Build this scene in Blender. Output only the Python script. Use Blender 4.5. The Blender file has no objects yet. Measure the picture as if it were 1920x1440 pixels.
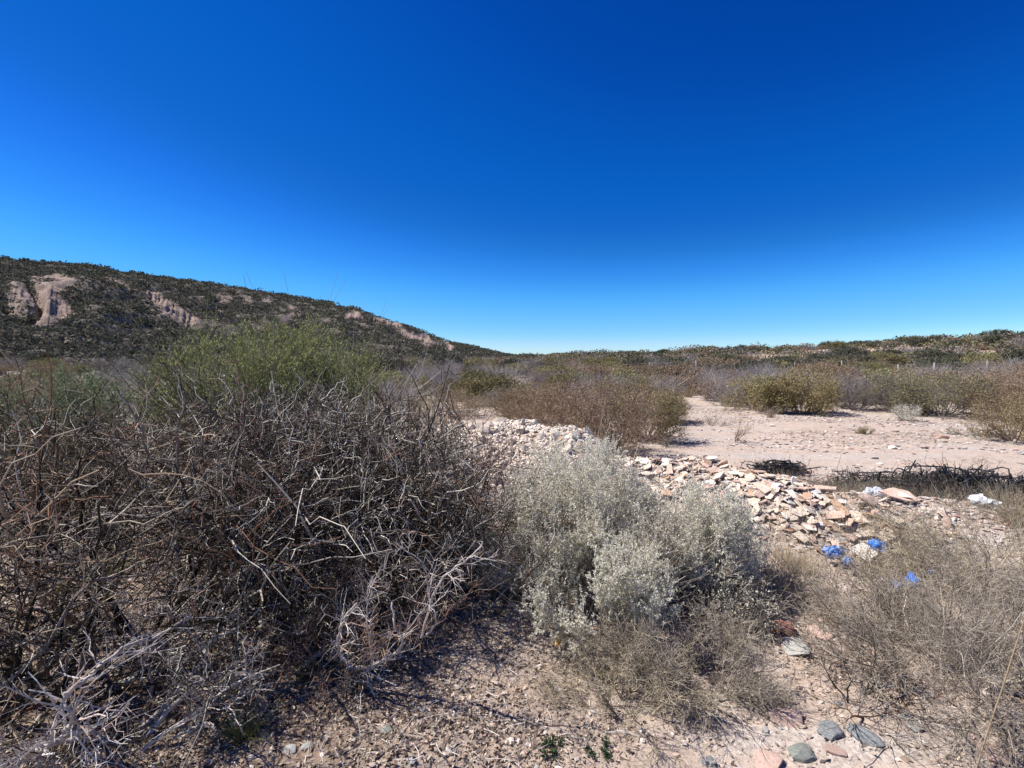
import bpy, bmesh, math
import numpy as np
from mathutils import Vector, Matrix, Euler

sc = bpy.context.scene
COL = sc.collection
F = 907.0
HZ = 668.0          # picture row of the level horizon in the 1920 wide photograph
EYE = 1.6

# ------------------------------------------------------------------ camera
cam_d = bpy.data.cameras.new('camera'); cam = bpy.data.objects.new('camera', cam_d); COL.objects.link(cam)
cam_d.sensor_width = 36; cam_d.lens = 17.0; cam_d.clip_start = 0.05; cam_d.clip_end = 8000
cam.location = (0, 0, EYE)
cam.rotation_euler = (math.radians(90 - 3.28), 0, 0)
sc.camera = cam
# ------------------------------------------------------------------ sun and sky
sun_to = Vector((-0.62, 0.06, 0.85)).normalized()
elev = math.asin(sun_to.z)
world = bpy.data.worlds.new('World'); sc.world = world; world.use_nodes = True
wn = world.node_tree.nodes; wl = world.node_tree.links
for n in list(wn): wn.remove(n)
wo = wn.new('ShaderNodeOutputWorld'); bg = wn.new('ShaderNodeBackground')
sky = wn.new('ShaderNodeTexSky'); sky.sky_type = 'NISHITA'; sky.sun_disc = False
sky.sun_elevation = elev
sky.sun_rotation = math.atan2(sun_to.x, sun_to.y)
sky.altitude = 1500; sky.air_density = 1.0; sky.dust_density = 0.0; sky.ozone_density = 1.2
# response of the clear, dry sky: sky colour scaled to 0..1, one curve for each channel
sm = wn.new('ShaderNodeMixRGB'); sm.blend_type = 'MULTIPLY'; sm.inputs[0].default_value = 1; sm.inputs[2].default_value = (.125, .125, .125, 1)
cv = wn.new('ShaderNodeRGBCurve')
for ci, pts_ in enumerate([[(0, 0), (.127, .001), (.217, .008), (.307, .034), (.42, .09), (.726, .28), (.85, .42), (1, .54)],
                           [(0, 0), (.21, .062), (.24, .082), (.28, .104), (.36, .14), (.476, .255), (.6, .40), (.87, .62), (1, .80)],
                           [(0, 0), (.39, .375), (.42, .42), (.494, .50), (.62, .60), (.71, .80), (.84, .95), (1, .99)]]):
    c_ = cv.mapping.curves[ci]
    c_.points[0].location = pts_[0]; c_.points[1].location = pts_[-1]
    for p_ in pts_[1:-1]: c_.points.new(*p_)
cv.mapping.update()
tn = wn.new('ShaderNodeMixRGB'); tn.blend_type = 'MULTIPLY'; tn.inputs[0].default_value = 1; tn.inputs[2].default_value = (6.75, 6.75, 6.75, 1)
wl.new(sky.outputs[0], sm.inputs[1]); wl.new(sm.outputs[0], cv.inputs['Color']); wl.new(cv.outputs[0], tn.inputs[1]); wl.new(tn.outputs[0], bg.inputs[0]); wl.new(bg.outputs[0], wo.inputs[0])
bg.inputs[1].default_value = 0.10
sd = bpy.data.lights.new('sun', 'SUN'); sd.energy = 5.0; sd.angle = math.radians(0.53); sd.color = (1.0, 0.955, 0.89)
so = bpy.data.objects.new('sun', sd); COL.objects.link(so)
so.rotation_euler = (-sun_to).to_track_quat('-Z', 'Y').to_euler(); so.location = (-20, 8, 30)
sc.view_settings.view_transform = 'Standard'; sc.view_settings.look = 'None'
sc.view_settings.exposure = 0.68; sc.view_settings.gamma = 1
sc.render.engine = 'CYCLES'
sc.cycles.max_bounces = 6; sc.cycles.diffuse_bounces = 3; sc.cycles.transparent_max_bounces = 6

# ------------------------------------------------------------------ helpers
def rs(seed): return np.random.default_rng(seed)

def _hash(ix, iy, s):
    n = (ix.astype(np.int64) * 374761393 + iy.astype(np.int64) * 668265263 + s * 974711) & 0xFFFFFFFF
    n = ((n ^ (n >> 13)) * 1274126177) & 0xFFFFFFFF
    n = (n ^ (n >> 16)) & 0xFFFF
    return n / 65535.0
def vnoise(x, y, s=0):
    x = np.asarray(x, float); y = np.asarray(y, float)
    x0 = np.floor(x); y0 = np.floor(y); fx = x - x0; fy = y - y0
    fx = fx * fx * (3 - 2 * fx); fy = fy * fy * (3 - 2 * fy)
    a = _hash(x0, y0, s); b = _hash(x0 + 1, y0, s); c = _hash(x0, y0 + 1, s); d = _hash(x0 + 1, y0 + 1, s)
    return (a * (1 - fx) + b * fx) * (1 - fy) + (c * (1 - fx) + d * fx) * fy
def fbm(x, y, s=0, o=4):
    t = 0; a = 1; n = 0
    for i in range(o):
        t = t + a * (vnoise(x * 2 ** i, y * 2 ** i, s + i * 17) - .5); n += a; a *= .5
    return t / n * 2
def sstep(a, b, t):
    t = np.clip((t - a) / (b - a), 0, 1); return t * t * (3 - 2 * t)

# low berm of tipped debris and soil, from the stone heap across to the right
BERM = [((-0.7, 6.3), (0.1, 6.2), .68, .80), ((0.1, 6.2), (0.75, 5.9), .62, .70), ((1.1, 5.35), (2.15, 5.1), .39, .62),
        ((2.15, 5.1), (2.5, 4.5), .39, .66), ((2.5, 4.5), (3.0, 4.2), .31, .54),
        ((3.0, 4.4), (4.1, 4.25), .27, .50), ((4.1, 4.25), (6.5, 3.6), .25, .50)]
def seg_d(x, y, a, b):
    ax, ay = a; bx, by = b; dx, dy = bx - ax, by - ay
    t = np.clip(((x - ax) * dx + (y - ay) * dy) / (dx * dx + dy * dy), 0, 1)
    return np.hypot(x - ax - t * dx, y - ay - t * dy)
def ground_z(x, y):
    x = np.asarray(x, float); y = np.asarray(y, float)
    r = np.hypot(x, y)
    z = .05 * fbm(x * .45, y * .45, 3, 3) * sstep(1, 4, r) + .022 * fbm(x * 2.2, y * 2.2, 9, 3)
    z = z + .9 * fbm(x * .02, y * .02, 21, 2) * sstep(30, 110, r)
    m = 0
    for a, b, h, w in BERM:
        m = np.maximum(m, h * np.exp(-(seg_d(x, y, a, b) / w) ** 2))
    z = z + m * (1 + .25 * fbm(x * 1.6, y * 1.6, 33, 2))
    # little bank running through the litter in the lower left
    s = y - (1.55 + .22 * np.sin(x * 1.7 + .8) + .12 * fbm(x * 2.5, y * .0 + 3, 5, 2))
    z = z + .07 * sstep(-.06, .10, s) * (1 - sstep(.1, 1.0, s)) * (1 - sstep(-.6, .1, x))
    return z
# hills, tabulated by bearing: bearing column, picture row of the crest, distance of foot and crest
TL = np.array([(-1400, 470, 70, 200), (-500, 468, 75, 210), (0, 487, 85, 250), (70, 493, 90, 260), (130, 497, 95, 270), (165, 498, 97, 275), (200, 505, 100, 285), (330, 524, 115, 320),
               (480, 546, 135, 370), (600, 564, 150, 420), (690, 586, 170, 460), (760, 609, 190, 500), (830, 638, 215, 560),
               (880, 648, 250, 640), (945, 664, 300, 760), (1000, 672, 330, 850)], float)
TR = np.array([(940, 671, 60, 125), (1100, 663, 45, 105), (1220, 662, 40, 95), (1300, 655, 35, 88), (1360, 655, 34, 84), (1500, 651, 30, 76), (1700, 639, 28, 66), (1800, 634, 27, 60),
               (1920, 628, 25, 56), (2400, 605, 24, 52), (3500, 590, 24, 50)], float)
def hill_z(u, d, T, seed, rough):
    px = 960 + u * F
    py = np.interp(px, T[:, 0], T[:, 1]); df = np.interp(px, T[:, 0], T[:, 2]); dr = np.interp(px, T[:, 0], T[:, 3])
    H = EYE + (HZ - py) / F * dr
    t = (d - df) / (dr - df)
    s = np.where(t < 1, np.clip(t, 0, 1) ** 1.25, 1 - .22 * (t - 1) ** 2)
    s = np.maximum(s, -.4)
    x = u * d
    env = np.clip(t, 0, 1) * np.clip(1.08 - t, 0, 1) * 4
    n = rough * H * env * (.6 * fbm(x * .03, d * .012, seed, 3) + .25 * fbm(x * .12, d * .05, seed + 5, 3))
    z = H * s + n + .02 * H * fbm(x * .1, d * .1, seed + 9, 2)
    return z - .5 - 30 * sstep(0, .25, -t), t
def hz(x, y):
    u = x / np.maximum(y, 1e-3)
    zl, _ = hill_z(u, y, TL, 50, .20); zl = np.where((u > .045) | (y < 60), -50, zl)
    zr, _ = hill_z(u, y, TR, 80, .16); zr = np.where((u < -.03) | (y < 22), -50, zr)
    return np.maximum(zl, zr)
def Z(x, y):
    return np.maximum(ground_z(x, y), hz(np.asarray(x, float), np.asarray(y, float)))
def P(px, py, z=0.0):
    """point of the level z seen at a photograph pixel"""
    c, s = math.cos(math.radians(3.28)), math.sin(math.radians(3.28))
    a = (px - 960) / F; b = (720 - py) / F
    dx, dy, dz = a, c + b * s, b * c - s
    t = (z - EYE) / dz
    return (dx * t, dy * t)
def at(px, d): return ((px - 960) / F * d, d)

def mk_mesh(name, V, faces, mats=(), midx=None, smooth=False, col=None):
    """faces: list of integer arrays (n, k)"""
    me = bpy.data.meshes.new(name)
    V = np.asarray(V, np.float32)
    me.vertices.add(len(V)); me.vertices.foreach_set('co', V.ravel())
    faces = [np.asarray(f, np.int32) for f in faces if len(f)]
    nl = sum(f.size for f in faces); nf = sum(len(f) for f in faces)
    me.loops.add(nl); me.polygons.add(nf)
    me.loops.foreach_set('vertex_index', np.concatenate([f.ravel() for f in faces]))
    tot = np.concatenate([np.full(len(f), f.shape[1], np.int32) for f in faces])
    st = np.concatenate([[0], np.cumsum(tot)[:-1]]).astype(np.int32)
    me.polygons.foreach_set('loop_start', st)
    if midx is not None: me.polygons.foreach_set('material_index', np.asarray(midx, np.int32))
    me.polygons.foreach_set('use_smooth', np.full(nf, smooth))
    for m in mats: me.materials.append(m)
    me.update(calc_edges=True)
    if col is not None:
        a = me.color_attributes.new('tint', 'FLOAT_COLOR', 'POINT')
        c = np.ones((len(V), 4), np.float32); c[:, :3] = col
        a.data.foreach_set('color', c.ravel())
    return me
def link(name, me, parent=None, loc=(0, 0, 0), rot=(0, 0, 0), scale=1):
    o = bpy.data.objects.new(name, me); COL.objects.link(o)
    o.location = loc; o.rotation_euler = rot
    o.scale = (scale,) * 3 if not hasattr(scale, '__len__') else scale
    if parent: o.parent = parent
    return o
def tag(o, label=None, cat=None, group=None, kind=None):
    if label: o['label'] = label
    if cat: o['category'] = cat
    if group: o['group'] = group
    if kind: o['kind'] = kind
    return o

# ------------------------------------------------------------------ materials
def newmat(name):
    m = bpy.data.materials.new(name); m.use_nodes = True
    nt = m.node_tree
    for n in list(nt.nodes): nt.nodes.remove(n)
    return m, nt.nodes, nt.links
def ramp(N, cols, interp='LINEAR', pos=None):
    r = N.new('ShaderNodeValToRGB'); cr = r.color_ramp; cr.interpolation = interp
    n = len(cols)
    while len(cr.elements) < n: cr.elements.new(.5)
    for i, c in enumerate(cols):
        cr.elements[i].position = pos[i] if pos else (i / (n - 1) if interp == 'LINEAR' else i / n)
        cr.elements[i].color = (*c, 1)
    return r
def noise(N, L, vec, scale, detail=4, rough=.6):
    t = N.new('ShaderNodeTexNoise'); t.inputs['Scale'].default_value = scale; t.inputs['Detail'].default_value = detail
    t.inputs['Roughness'].default_value = rough
    if vec: L.new(vec, t.inputs['Vector'])
    return t
def island_mat(name, cols, trans=0.0, rough=.8, objvar=0.0, interp='LINEAR', gloss=.2):
    """colour differs from twig to twig (or leaf to leaf)"""
    m, N, L = newmat(name)
    out = N.new('ShaderNodeOutputMaterial'); g = N.new('ShaderNodeNewGeometry')
    r = ramp(N, cols, interp); L.new(g.outputs['Random Per Island'], r.inputs[0])
    c = r.outputs[0]
    if objvar:
        oi = N.new('ShaderNodeObjectInfo')
        mr = N.new('ShaderNodeMapRange'); mr.inputs[3].default_value = 1 - objvar; mr.inputs[4].default_value = 1 + objvar
        L.new(oi.outputs['Random'], mr.inputs[0])
        h = N.new('ShaderNodeHueSaturation'); L.new(c, h.inputs['Color']); L.new(mr.outputs[0], h.inputs['Value'])
        mr2 = N.new('ShaderNodeMapRange'); mr2.inputs[3].default_value = .5 - objvar * .05; mr2.inputs[4].default_value = .5 + objvar * .05
        mu = N.new('ShaderNodeMath'); mu.operation = 'FRACT'; mm = N.new('ShaderNodeMath'); mm.operation = 'MULTIPLY'; mm.inputs[1].default_value = 7.3
        L.new(oi.outputs['Random'], mm.inputs[0]); L.new(mm.outputs[0], mu.inputs[0]); L.new(mu.outputs[0], mr2.inputs[0])
        L.new(mr2.outputs[0], h.inputs['Hue'])
        c = h.outputs[0]
    b = N.new('ShaderNodeBsdfPrincipled'); b.inputs['Roughness'].default_value = rough
    b.inputs['Specular IOR Level'].default_value = gloss
    L.new(c, b.inputs['Base Color'])
    if trans:
        t = N.new('ShaderNodeBsdfTranslucent'); L.new(c, t.inputs[0])
        mx = N.new('ShaderNodeMixShader'); mx.inputs[0].default_value = trans
        L.new(b.outputs[0], mx.inputs[1]); L.new(t.outputs[0], mx.inputs[2]); L.new(mx.outputs[0], out.inputs[0])
    else:
        L.new(b.outputs[0], out.inputs[0])
    return m
def stone_mat(name, cols, scale=6, bump=.4, rough=.85, objvar=.12, spots=None):
    m, N, L = newmat(name)
    out = N.new('ShaderNodeOutputMaterial'); tc = N.new('ShaderNodeTexCoord'); oi = N.new('ShaderNodeObjectInfo')
    va = N.new('ShaderNodeVectorMath'); va.operation = 'ADD'
    ml = N.new('ShaderNodeMath'); ml.operation = 'MULTIPLY'; ml.inputs[1].default_value = 37
    L.new(oi.outputs['Random'], ml.inputs[0]); L.new(tc.outputs['Object'], va.inputs[0]); L.new(ml.outputs[0], va.inputs[1])
    n = noise(N, L, va.outputs[0], scale, 5, .65)
    r = ramp(N, cols, pos=[.3 + .4 * i / (len(cols) - 1) for i in range(len(cols))]); L.new(n.outputs[0], r.inputs[0])
    h = N.new('ShaderNodeHueSaturation'); L.new(r.outputs[0], h.inputs['Color'])
    mr = N.new('ShaderNodeMapRange'); mr.inputs[3].default_value = 1 - objvar; mr.inputs[4].default_value = 1 + objvar
    L.new(oi.outputs['Random'], mr.inputs[0]); L.new(mr.outputs[0], h.inputs['Value'])
    c = h.outputs[0]
    if spots:
        n3 = noise(N, L, va.outputs[0], scale * 2.2, 3, .6); rr = ramp(N, [(0, 0, 0), (1, 1, 1)], pos=[.56, .64]); L.new(n3.outputs[0], rr.inputs[0])
        mx = N.new('ShaderNodeMixRGB'); L.new(rr.outputs[0], mx.inputs[0]); L.new(c, mx.inputs[1]); mx.inputs[2].default_value = (*spots, 1); c = mx.outputs[0]
    b = N.new('ShaderNodeBsdfPrincipled'); b.inputs['Roughness'].default_value = rough; b.inputs['Specular IOR Level'].default_value = .25
    L.new(c, b.inputs['Base Color'])
    n2 = noise(N, L, va.outputs[0], scale * 7, 5, .7); bp = N.new('ShaderNodeBump'); bp.inputs['Strength'].default_value = bump; bp.inputs['Distance'].default_value = .01
    L.new(n2.outputs[0], bp.inputs['Height']); L.new(bp.outputs[0], b.inputs['Normal']); L.new(b.outputs[0], out.inputs[0])
    return m

def soil_mat():
    m, N, L = newmat('soil')
    out = N.new('ShaderNodeOutputMaterial'); tc = N.new('ShaderNodeTexCoord'); g = tc.outputs['Object']
    n1 = noise(N, L, g, .35, 5, .6); n2 = noise(N, L, g, 5, 6, .7); n3 = noise(N, L, g, 42, 4, .7)
    r1 = ramp(N, [(.42, .325, .255), (.455, .365, .295), (.39, .325, .27)], pos=[.32, .5, .68]); L.new(n1.outputs[0], r1.inputs[0])
    r2 = ramp(N, [(.27, .205, .16), (.44, .345, .275), (.55, .455, .375)], pos=[.3, .5, .72]); L.new(n2.outputs[0], r2.inputs[0])
    m1 = N.new('ShaderNodeMixRGB'); m1.inputs[0].default_value = .5; L.new(r1.outputs[0], m1.inputs[1]); L.new(r2.outputs[0], m1.inputs[2])
    r3 = ramp(N, [(.55, .55, .56), (1, 1, 1), (1.15, 1.12, 1.1)], pos=[.28, .5, .75]); L.new(n3.outputs[0], r3.inputs[0])
    m2 = N.new('ShaderNodeMixRGB'); m2.blend_type = 'MULTIPLY'; m2.inputs[0].default_value = .8; L.new(m1.outputs[0], m2.inputs[1]); L.new(r3.outputs[0], m2.inputs[2])
    # pebbly grey-brown patches
    v = N.new('ShaderNodeTexVoronoi'); v.inputs['Scale'].default_value = 28; L.new(g, v.inputs['Vector'])
    rv = ramp(N, [(.42, .33, .29), (.62, .50, .43), (.30, .27, .26), (.52, .36, .29)], 'CONSTANT'); 
    sx = N.new('ShaderNodeSeparateXYZ'); L.new(v.outputs['Color'], sx.inputs[0]); L.new(sx.outputs[0], rv.inputs[0])
    lt = N.new('ShaderNodeMath'); lt.operation = 'LESS_THAN'; lt.inputs[1].default_value = .30; L.new(v.outputs['Distance'], lt.inputs[0])
    n4 = noise(N, L, g, .9, 4, .6); r4 = ramp(N, [(0, 0, 0), (1, 1, 1)], pos=[.44, .58]); L.new(n4.outputs[0], r4.inputs[0])
    mm = N.new('ShaderNodeMath'); mm.operation = 'MULTIPLY'; L.new(lt.outputs[0], mm.inputs[0]); L.new(r4.outputs[0], mm.inputs[1])
    m3 = N.new('ShaderNodeMixRGB'); L.new(mm.outputs[0], m3.inputs[0]); L.new(m2.outputs[0], m3.inputs[1]); L.new(rv.outputs[0], m3.inputs[2])
    # long grey stony streaks across the clearing
    mp = N.new('ShaderNodeMapping'); mp.inputs['Scale'].default_value = (.22, 1.5, 1); L.new(g, mp.inputs['Vector'])
    n5 = noise(N, L, mp.outputs[0], 1.0, 6, .7); r5 = ramp(N, [(0, 0, 0), (.75, .75, .75)], pos=[.47, .62]); L.new(n5.outputs[0], r5.inputs[0])
    m5 = N.new('ShaderNodeMixRGB'); L.new(r5.outputs[0], m5.inputs[0]); L.new(m3.outputs[0], m5.inputs[1])
    r6 = ramp(N, [(.24, .21, .19), (.42, .375, .335), (.55, .50, .45)], pos=[.32, .5, .66]); L.new(n3.outputs[0], r6.inputs[0]); L.new(r6.outputs[0], m5.inputs[2]); m3 = m5
    # organic dirt beneath the scrub plus painted shade below the litter: a vertex tint
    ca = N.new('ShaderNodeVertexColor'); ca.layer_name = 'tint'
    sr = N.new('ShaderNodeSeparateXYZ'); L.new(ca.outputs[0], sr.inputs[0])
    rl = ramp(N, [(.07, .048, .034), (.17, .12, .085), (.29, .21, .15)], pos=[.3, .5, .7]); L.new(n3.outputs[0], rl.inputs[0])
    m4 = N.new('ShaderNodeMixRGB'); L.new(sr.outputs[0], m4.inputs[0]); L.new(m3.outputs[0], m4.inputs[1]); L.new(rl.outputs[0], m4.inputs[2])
    b = N.new('ShaderNodeBsdfPrincipled'); b.inputs['Roughness'].default_value = .95; b.inputs['Specular IOR Level'].default_value = .1
    L.new(m4.outputs[0], b.inputs['Base Color'])
    ad = N.new('ShaderNodeMath'); ad.operation = 'ADD'; L.new(n2.outputs[0], ad.inputs[0])
    mu = N.new('ShaderNodeMath'); mu.operation = 'MULTIPLY'; mu.inputs[1].default_value = .45; L.new(n3.outputs[0], mu.inputs[0]); L.new(mu.outputs[0], ad.inputs[1])
    bp = N.new('ShaderNodeBump'); bp.inputs['Strength'].default_value = .7; bp.inputs['Distance'].default_value = .03; L.new(ad.outputs[0], bp.inputs['Height']); L.new(bp.outputs[0], b.inputs['Normal'])
    L.new(b.outputs[0], out.inputs[0])
    return m
def hill_mat(name, scrub, clay, sc_=.05):
    m, N, L = newmat(name)
    out = N.new('ShaderNodeOutputMaterial'); tc = N.new('ShaderNodeTexCoord'); g = tc.outputs['Object']
    n1 = noise(N, L, g, sc_ * 4, 8, .75); n2 = noise(N, L, g, sc_ * 20, 6, .7)
    rs_ = ramp(N, scrub, pos=[.3, .45, .55, .68]); L.new(n2.outputs[0], rs_.inputs[0])
    rc = ramp(N, clay, pos=[.3, .5, .7]); L.new(n1.outputs[0], rc.inputs[0])
    ca = N.new('ShaderNodeVertexColor'); ca.layer_name = 'tint'
    sr = N.new('ShaderNodeSeparateXYZ'); L.new(ca.outputs[0], sr.inputs[0])
    mx = N.new('ShaderNodeMixRGB'); L.new(sr.outputs[0], mx.inputs[0]); L.new(rs_.outputs[0], mx.inputs[1]); L.new(rc.outputs[0], mx.inputs[2])
    b = N.new('ShaderNodeBsdfPrincipled'); b.inputs['Roughness'].default_value = .95; b.inputs['Specular IOR Level'].default_value = .1
    L.new(mx.outputs[0], b.inputs['Base Color'])
    bp = N.new('ShaderNodeBump'); bp.inputs['Strength'].default_value = .6; bp.inputs['Distance'].default_value = 1.2
    L.new(n2.outputs[0], bp.inputs['Height']); L.new(bp.outputs[0], b.inputs['Normal']); L.new(b.outputs[0], out.inputs[0])
    return m
def tint_mat(name, trans=.2):
    m, N, L = newmat(name)
    out = N.new('ShaderNodeOutputMaterial'); ca = N.new('ShaderNodeVertexColor'); ca.layer_name = 'tint'
    b = N.new('ShaderNodeBsdfPrincipled'); b.inputs['Roughness'].default_value = .9; b.inputs['Specular IOR Level'].default_value = .1
    L.new(ca.outputs[0], b.inputs['Base Color'])
    t = N.new('ShaderNodeBsdfTranslucent'); L.new(ca.outputs[0], t.inputs[0])
    mx = N.new('ShaderNodeMixShader'); mx.inputs[0].default_value = trans
    L.new(b.outputs[0], mx.inputs[1]); L.new(t.outputs[0], mx.inputs[2]); L.new(mx.outputs[0], out.inputs[0])
    return m

M = {}
M['soil'] = soil_mat()
M['hill'] = hill_mat('hill_scrub', [(.10, .09, .072), (.13, .116, .092), (.17, .146, .117), (.23, .19, .155)], [(.20, .145, .118), (.28, .21, .172), (.36, .28, .235)], .05)
M['rise'] = hill_mat('sandy_rise', [(.22, .165, .12), (.32, .24, .175), (.42, .32, .245), (.48, .37, .28)], [(.36, .24, .175), (.50, .37, .28), (.56, .43, .34)], .12)
M['bark_thorn'] = island_mat('bark_thorn', [(.020, .016, .012), (.07, .054, .038), (.34, .29, .225), (.03, .024, .018), (.17, .085, .05), (.045, .034, .025), (.55, .49, .40), (.025, .02, .015), (.12, .095, .07), (.03, .024, .018), (.40, .30, .20)], interp='CONSTANT')  # blackish steps paint shadowed limbs into the bark colour
M['bark_dense'] = island_mat('bark_dense', [(.024, .020, .016), (.17, .145, .115), (.05, .038, .028), (.46, .41, .34), (.03, .025, .02), (.17, .095, .065), (.62, .57, .49), (.04, .032, .025), (.09, .072, .056), (.30, .265, .215)], interp='CONSTANT')  # ramp skewed dark, near-black twigs stand in for shaded gaps between them
M['bark_red'] = island_mat('bark_red', [(.12, .06, .045), (.21, .12, .09), (.17, .10, .08), (.28, .20, .165), (.12, .08, .07)])
M['spine_tan'] = island_mat('spine_tan', [(.30, .20, .12), (.45, .33, .22), (.34, .17, .10), (.52, .43, .33), (.22, .10, .065)])
M['spine_grey'] = island_mat('spine_grey', [(.22, .18, .165), (.40, .35, .32), (.30, .20, .165), (.50, .46, .43)])
M['dead_wood'] = stone_mat('dead_wood', [(.26, .21, .18), (.46, .41, .37), (.60, .56, .52)], 30, .5)
M['thorn_limb'] = stone_mat('thorn_limb', [(.07, .055, .05), (.16, .13, .11), (.28, .24, .21)], 30, .5)
M['dead_twig'] = island_mat('dead_twig', [(.30, .25, .22), (.48, .43, .39), (.60, .55, .50), (.36, .22, .16)])
M['sage_leaf'] = island_mat('sage_leaf', [(.69, .665, .54), (.76, .735, .615), (.61, .59, .47), (.81, .785, .675), (.67, .605, .48)], .38)
M['sage_stem'] = island_mat('sage_stem', [(.26, .20, .15), (.46, .38, .30), (.58, .50, .41)])
M['greentwig'] = island_mat('greentwig', [(.12, .13, .06), (.20, .20, .09), (.16, .13, .09), (.30, .27, .17)])
M['green_leaf'] = island_mat('green_leaf', [(.20, .25, .07), (.32, .36, .12), (.44, .44, .20), (.16, .19, .07)], .3)
M['bluegreen_leaf'] = island_mat('bluegreen_leaf', [(.12, .16, .09), (.17, .21, .12), (.24, .27, .15)], .3)
M['grey_far'] = island_mat('grey_far', [(.10, .088, .08), (.27, .24, .225), (.38, .345, .325), (.20, .165, .145)], objvar=.15)
M['brown_far'] = island_mat('brown_far', [(.10, .068, .048), (.25, .17, .115), (.34, .25, .175), (.18, .14, .105)], objvar=.15)
M['ochre_leaf'] = island_mat('ochre_leaf', [(.28, .215, .10), (.37, .30, .155), (.24, .17, .09), (.31, .27, .16)], .2, objvar=.15)
M['brown_leaf'] = island_mat('brown_leaf', [(.22, .145, .09), (.32, .225, .14), (.17, .12, .08), (.38, .30, .20)], .2, objvar=.15)
M['olive_leaf'] = island_mat('olive_leaf', [(.15, .145, .06), (.24, .215, .09), (.33, .28, .13), (.20, .18, .09)], .2, objvar=.2)
M['dark_leaf'] = island_mat('dark_leaf', [(.06, .062, .04), (.09, .092, .055), (.135, .13, .085)], .15, objvar=.2)
M['straw'] = island_mat('straw', [(.42, .33, .20), (.55, .46, .31), (.34, .25, .15), (.62, .55, .42)], .2)
M['taupe'] = island_mat('taupe', [(.07, .055, .04), (.32, .265, .205), (.54, .475, .39), (.14, .105, .075), (.42, .36, .29), (.06, .048, .036)])
M['tan_twig'] = island_mat('tan_twig', [(.09, .07, .045), (.44, .365, .26), (.22, .18, .115), (.60, .52, .39), (.35, .29, .195)])
M['litter'] = island_mat('litter', [(.06, .045, .032), (.34, .255, .185), (.48, .385, .29), (.20, .14, .095), (.64, .54, .43), (.10, .075, .055), (.40, .35, .29)], .1)
M['gravel'] = island_mat('gravel', [(.34, .27, .235), (.52, .43, .37), (.44, .29, .235), (.26, .255, .25), (.62, .56, .50), (.40, .34, .30)])
M['grass_green'] = island_mat('grass_green', [(.16, .18, .045), (.24, .25, .08), (.33, .30, .13), (.12, .13, .04)], .25)
M['weed_green'] = island_mat('weed_green', [(.035, .065, .028), (.055, .095, .04), (.05, .06, .03)], .25)
M['limestone'] = stone_mat('limestone', [(.46, .38, .305), (.60, .52, .435), (.72, .64, .55)], 9, .7)
M['tile_cream'] = stone_mat('tile_cream', [(.46, .37, .275), (.62, .52, .41), (.72, .62, .51)], 7, .4)
M['tile_white'] = stone_mat('tile_white', [(.52, .46, .39), (.68, .62, .55), (.78, .73, .66)], 8, .4)
M['tile_orange'] = stone_mat('tile_orange', [(.42, .24, .15), (.52, .34, .225), (.60, .46, .34)], 7, .4)
M['tile_pink'] = stone_mat('tile_pink', [(.42, .28, .21), (.51, .37, .29), (.60, .47, .38)], 7, .4)
M['tile_body'] = stone_mat('tile_body', [(.40, .22, .135), (.52, .32, .21), (.62, .45, .33)], 14, .4)
M['red_rock'] = stone_mat('red_rock', [(.30, .13, .085), (.43, .21, .15), (.54, .33, .25)], 9, .6, spots=(.16, .12, .11))
M['pink_rock'] = stone_mat('pink_rock', [(.42, .27, .21), (.53, .37, .30), (.60, .46, .39)], 9, .6)
M['slate_rock'] = stone_mat('slate_rock', [(.13, .14, .145), (.20, .215, .22), (.29, .30, .30)], 9, .6, spots=(.38, .35, .32))
M['olive_rock'] = stone_mat('olive_rock', [(.15, .165, .14), (.22, .235, .20), (.30, .31, .27)], 9, .6, spots=(.40, .36, .30))
M['grey_rock'] = stone_mat('grey_rock', [(.30, .29, .26), (.40, .39, .36), (.50, .47, .43)], 9, .6)
M['wood_ochre'] = stone_mat('wood_ochre', [(.42, .23, .07), (.58, .35, .12), (.66, .46, .22)], 12, .5)
M['blue_plastic'] = stone_mat('blue_plastic', [(.03, .13, .50), (.06, .24, .68), (.24, .42, .76)], 12, .3, .4)
M['blue_faded'] = stone_mat('blue_faded', [(.08, .18, .45), (.18, .32, .60), (.45, .52, .68)], 16, .3, .5)
M['pale_plastic'] = stone_mat('pale_plastic', [(.36, .39, .42), (.52, .55, .58), (.66, .68, .70)], 8, .3, .4)
M['black_hose'] = stone_mat('black_hose', [(.012, .012, .013), (.03, .03, .032), (.05, .05, .05)], 12, .2, .5)
M['burnt'] = island_mat('burnt', [(.025, .022, .02), (.08, .068, .055), (.17, .14, .11), (.04, .036, .032)])
M['concrete'] = stone_mat('concrete', [(.48, .45, .40), (.60, .57, .52), (.68, .65, .60)], 9, .4)
M['wire'] = stone_mat('wire', [(.25, .24, .23), (.32, .31, .30), (.4, .38, .36)], 9, .1, .5)
M['far_tint'] = tint_mat('far_scrub')

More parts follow.
